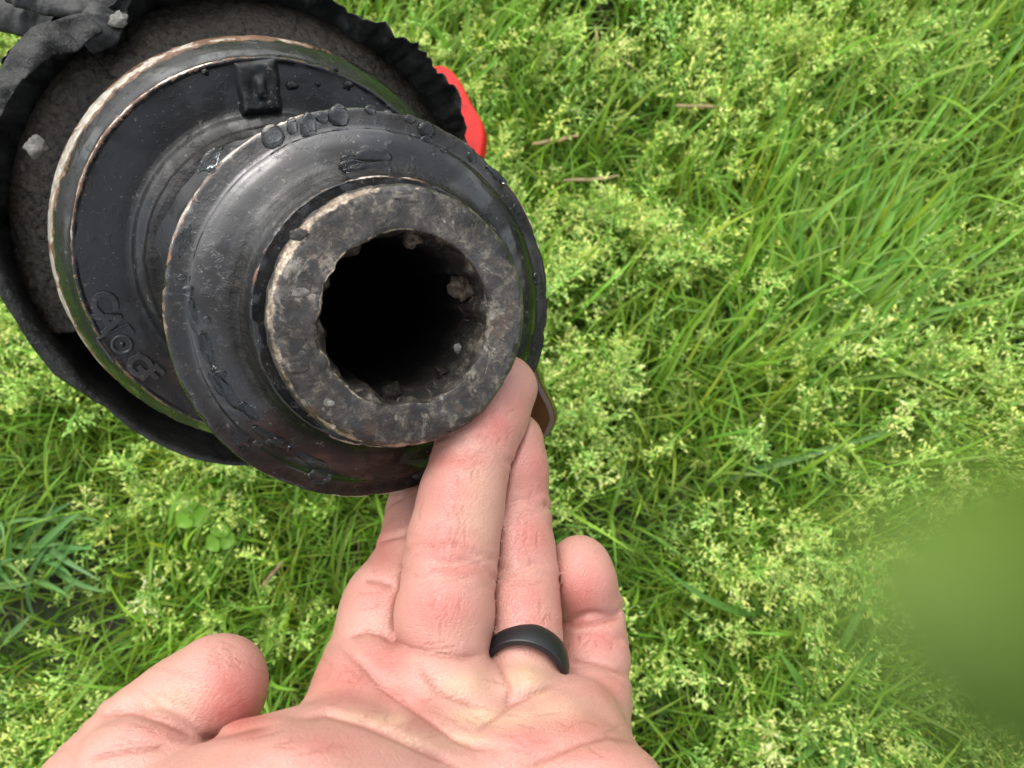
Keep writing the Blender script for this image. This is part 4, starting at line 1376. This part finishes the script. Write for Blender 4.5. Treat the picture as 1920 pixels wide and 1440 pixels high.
def fan(cx, cy, n_, r0, r1, a0, a1, w0, w1, spread=30):
    o_ = []
    for _ in range(n_):
        a = rad(random.uniform(a0, a1))
        l_ = random.uniform(r0, r1)
        sx, sy = random.gauss(0, spread), random.gauss(0, spread)
        o_.append((cx + sx, cy + sy, cx + sx * 1.3 + l_ * math.cos(a), cy + sy * 1.3 - l_ * math.sin(a), random.uniform(w0, w1), random.uniform(.002, .016)))
    return o_


tuft(1530, 600, 'broad bladed bright green grass tuft fanning up and right beside the round flange',
     fan(1500, 640, 60, 110, 430, 15, 95, 5, 16, 70) + fan(1440, 560, 22, 90, 240, 90, 160, 5, 13, 50) + fan(1600, 480, 26, 90, 260, 30, 80, 5, 15, 70) +
     [(1505, 700, 1700, 330, 22, .012), (1560, 660, 1790, 380, 20, .01), (1480, 420, 1465, 150, 20, .008), (1540, 640, 1900, 560, 16, .012), (1560, 690, 1820, 700, 16, .006)], (0.165, 0.335, 0.04))
tuft(1850, 160, 'tall grass tuft with upright blades in the far top right corner', fan(1830, 190, 44, 100, 330, 40, 110, 5, 16, 80), (0.16, 0.32, 0.04))
tuft(700, 130, 'upright grass tuft rising behind the torn boot near the red strap', fan(760, 150, 30, 80, 200, 50, 110, 5, 13, 70) + fan(900, 120, 26, 70, 180, 50, 120, 5, 13, 60), (0.17, 0.33, 0.045))
tuft(1580, 1330, 'loose tuft of broad pale grass blades low in the lawn near the bottom right', fan(1600, 1330, 20, 100, 240, 50, 130, 6, 17, 60) + fan(1580, 1360, 14, 90, 200, 230, 300, 7, 18, 40) + [(1450, 1140, 1240, 1060, 12, .01), (1300, 915, 1700, 800, 14, .01)], (0.15, 0.30, 0.06))
tuft(60, 1030, 'bluish green grass tuft arching at the left edge beside bare soil', fan(30, 1060, 24, 60, 150, -70, 90, 5, 12, 40) + [(20, 1080, 150, 960, 14, .02), (60, 1150, 130, 985, 12, .01), (0, 1200, 60, 1150, 14, .008)], (0.13, 0.26, 0.085))

# clover
def clover(px, py, size, label, z):
    c0 = on_ground(px, py, z)
    t_ = bpy.data.objects.new('clover', None)
    COL.objects.link(t_)
    t_.location = (c0[0], c0[1], 0)
    tag(t_, label, 'clover', 'clover plants in the lawn')
    bpy.context.view_layer.update()
    V, Q, C, _ = blades(np.array([[c0[0], c0[1] + .004, 0.0]]), np.array([-1.5]), np.array([.08]), np.array([z]), np.array([.0012]), np.array([.1]), np.array([[.16, .34, .04]]), 4)
    obj('stem', mesh_from('stem', V, Q, cols={'col': C}), M_blade, t_)
    for k in range(3):
        a = rad(100 + 120 * k + random.uniform(-12, 12))
        V, q = [], []
        n1_, n2_ = 7, 7
        for i in range(n1_):
            u = i / (n1_ - 1)
            wd = math.sin(min(1, u * 1.02) ** .75 * math.pi) ** .7 * .62 if 0 < u < 1 else .02
            for j in range(n2_):
                s_ = j / (n2_ - 1) * 2 - 1
                notch = -0.10 * (1 - abs(s_)) ** 2 * u ** 8
                x, y = (0.06 + u + notch) * size, s_ * wd * size
                zz_ = size * (.18 * u - .20 * u * u - .10 * (1 - abs(s_)) + .06 * math.sin(5 * u + k))
                V.append((c0[0] + x * math.cos(a) - y * math.sin(a), c0[1] + x * math.sin(a) + y * math.cos(a), z + zz_))
        i = np.arange(n1_ * n2_).reshape(n1_, n2_)
        Q = np.stack([i[:-1, :-1], i[1:, :-1], i[1:, 1:], i[:-1, 1:]], -1).reshape(-1, 4)
        obj('leaflet', mesh_from('leaflet', V, Q, cols={'col': np.tile(np.array([[.18, .37, .03]]) * random.uniform(.9, 1.1), (len(V), 1))}), M_blade, t_)


clover(358, 960, .0125, 'larger bright yellow green clover leaf in the grass below the flange', .046)
clover(412, 1010, .0105, 'smaller clover leaf in the grass, to the lower right of the larger clover', .042)

# straw
def straw(a, b, wpx, label, z=.045):
    px_seed = a[0] * .01
    wpx *= .7
    p0, p1 = on_ground(*a, z), on_ground(*b, z + .006)
    segs = 8
    tt = np.linspace(0, 1, segs + 1)
    c_ = p0 + (p1 - p0) * tt[:, None]
    c_[:, 2] -= .004
    c_ += fbm(c_ + px_seed, 60, 2, 3)[:, None] * np.array([.0012, .0012, .0008])
    tg = (p1 - p0) / np.linalg.norm(p1 - p0)
    sdv = np.cross(tg, (0, 0, 1))
    wd = wpx * .5 / F * .52 * (1 - .5 * np.abs(tt * 2 - 1) ** 3)
    V = np.concatenate([np.stack([c_ - sdv * wd[:, None], c_ + np.array([0, 0, 1]) * wd[:, None] * .5, c_ + sdv * wd[:, None], c_ - np.array([0, 0, 1]) * wd[:, None] * .3], 1)])
    i = np.arange((segs + 1) * 4).reshape(segs + 1, 4)
    j = np.roll(i, -1, 1)
    Q = np.stack([i[:-1], j[:-1], j[1:], i[1:]], -1).reshape(-1, 4)
    o = obj('straw', mesh_from('straw', V.reshape(-1, 3), Q, cols={'col': np.repeat(jitter_col((.40, .30, .17), segs + 1, .22, .05), 4, 0)}), M_seed)
    tag(o, label, 'straw', 'dry straw pieces lying in the grass')


straw((1270, 190), (1345, 196), 15, 'short pale straw piece lying level above the broad bladed tuft')
straw((1000, 262), (1085, 250), 16, 'brownish straw piece just right of the red strap end', .035)
straw((1055, 335), (1160, 326), 14, 'tan straw piece lying a little below the brownish one, right of the flange', .04)
straw((1118, 40), (1124, 110), 10, 'thin upright straw stalk standing by the bare soil at the top', .03)
straw((1150, 95), (1200, 130), 12, 'slanting straw piece on the bare soil at the top', .02)
straw((488, 1100), (530, 1050), 13, 'pinkish straw piece slanting in the grass left of the index finger', .04)

# a tall grass leaf rising from the lawn at the right, its tip close to the camera and far out of focus
c0 = np.array([P(2500, 1420, .52), P(2330, 1330, .30), P(2260, 1270, .12), P(2230, 1220, .040), P(2140, 1185, .0130), P(2000, 1160, .0066), P(1790, 1130, .0054), P(1540, 1090, .0050)])
c0[0] = (np.linalg.inv(CWn[:3, :3]) @ (np.array([*on_ground(2500, 1420)[:2], 0.0]) - CWn[:3, 3]))
kk = np.linspace(0, 1, len(c0))
tt = np.linspace(0, 1, 60)
cc_ = np.stack([np.interp(tt, kk, c0[:, i]) for i in range(3)], 1)
for _ in range(6):
    cc_[1:-1] = (cc_[:-2] + 2 * cc_[1:-1] + cc_[2:]) / 4
tg = np.gradient(cc_, axis=0)
tg /= np.linalg.norm(tg, axis=1, keepdims=True)
vw = cc_ / np.linalg.norm(cc_, axis=1, keepdims=True)
sdv = np.cross(tg, vw)
sdv /= np.linalg.norm(sdv, axis=1, keepdims=True)
upv = np.cross(sdv, tg)
wd = np.interp(tt, [0, .3, .7, .86, .94, 1], [.0016, .0020, .0016, .0011, .0006, .0001])
lv = np.stack([cc_ - sdv * wd[:, None], cc_ - sdv * wd[:, None] * .5 + upv * .00004, cc_ + upv * .00006, cc_ + sdv * wd[:, None] * .5 + upv * .00004, cc_ + sdv * wd[:, None], cc_ - upv * .00008], 1)
i = np.arange(60 * 6).reshape(60, 6)
j = np.roll(i, -1, 1)
Q = np.stack([i[:-1], j[:-1], j[1:], i[1:]], -1).reshape(-1, 4)
o = obj('grass_leaf', mesh_from('grass_leaf', to_world(lv.reshape(-1, 3)), Q, cols={'col': np.tile(np.array([[.145, .235, .035]]), (360, 1))}), M_blade)
tag(o, 'tall green leaf reaching in from the lower right edge, far out of focus', 'leaf')
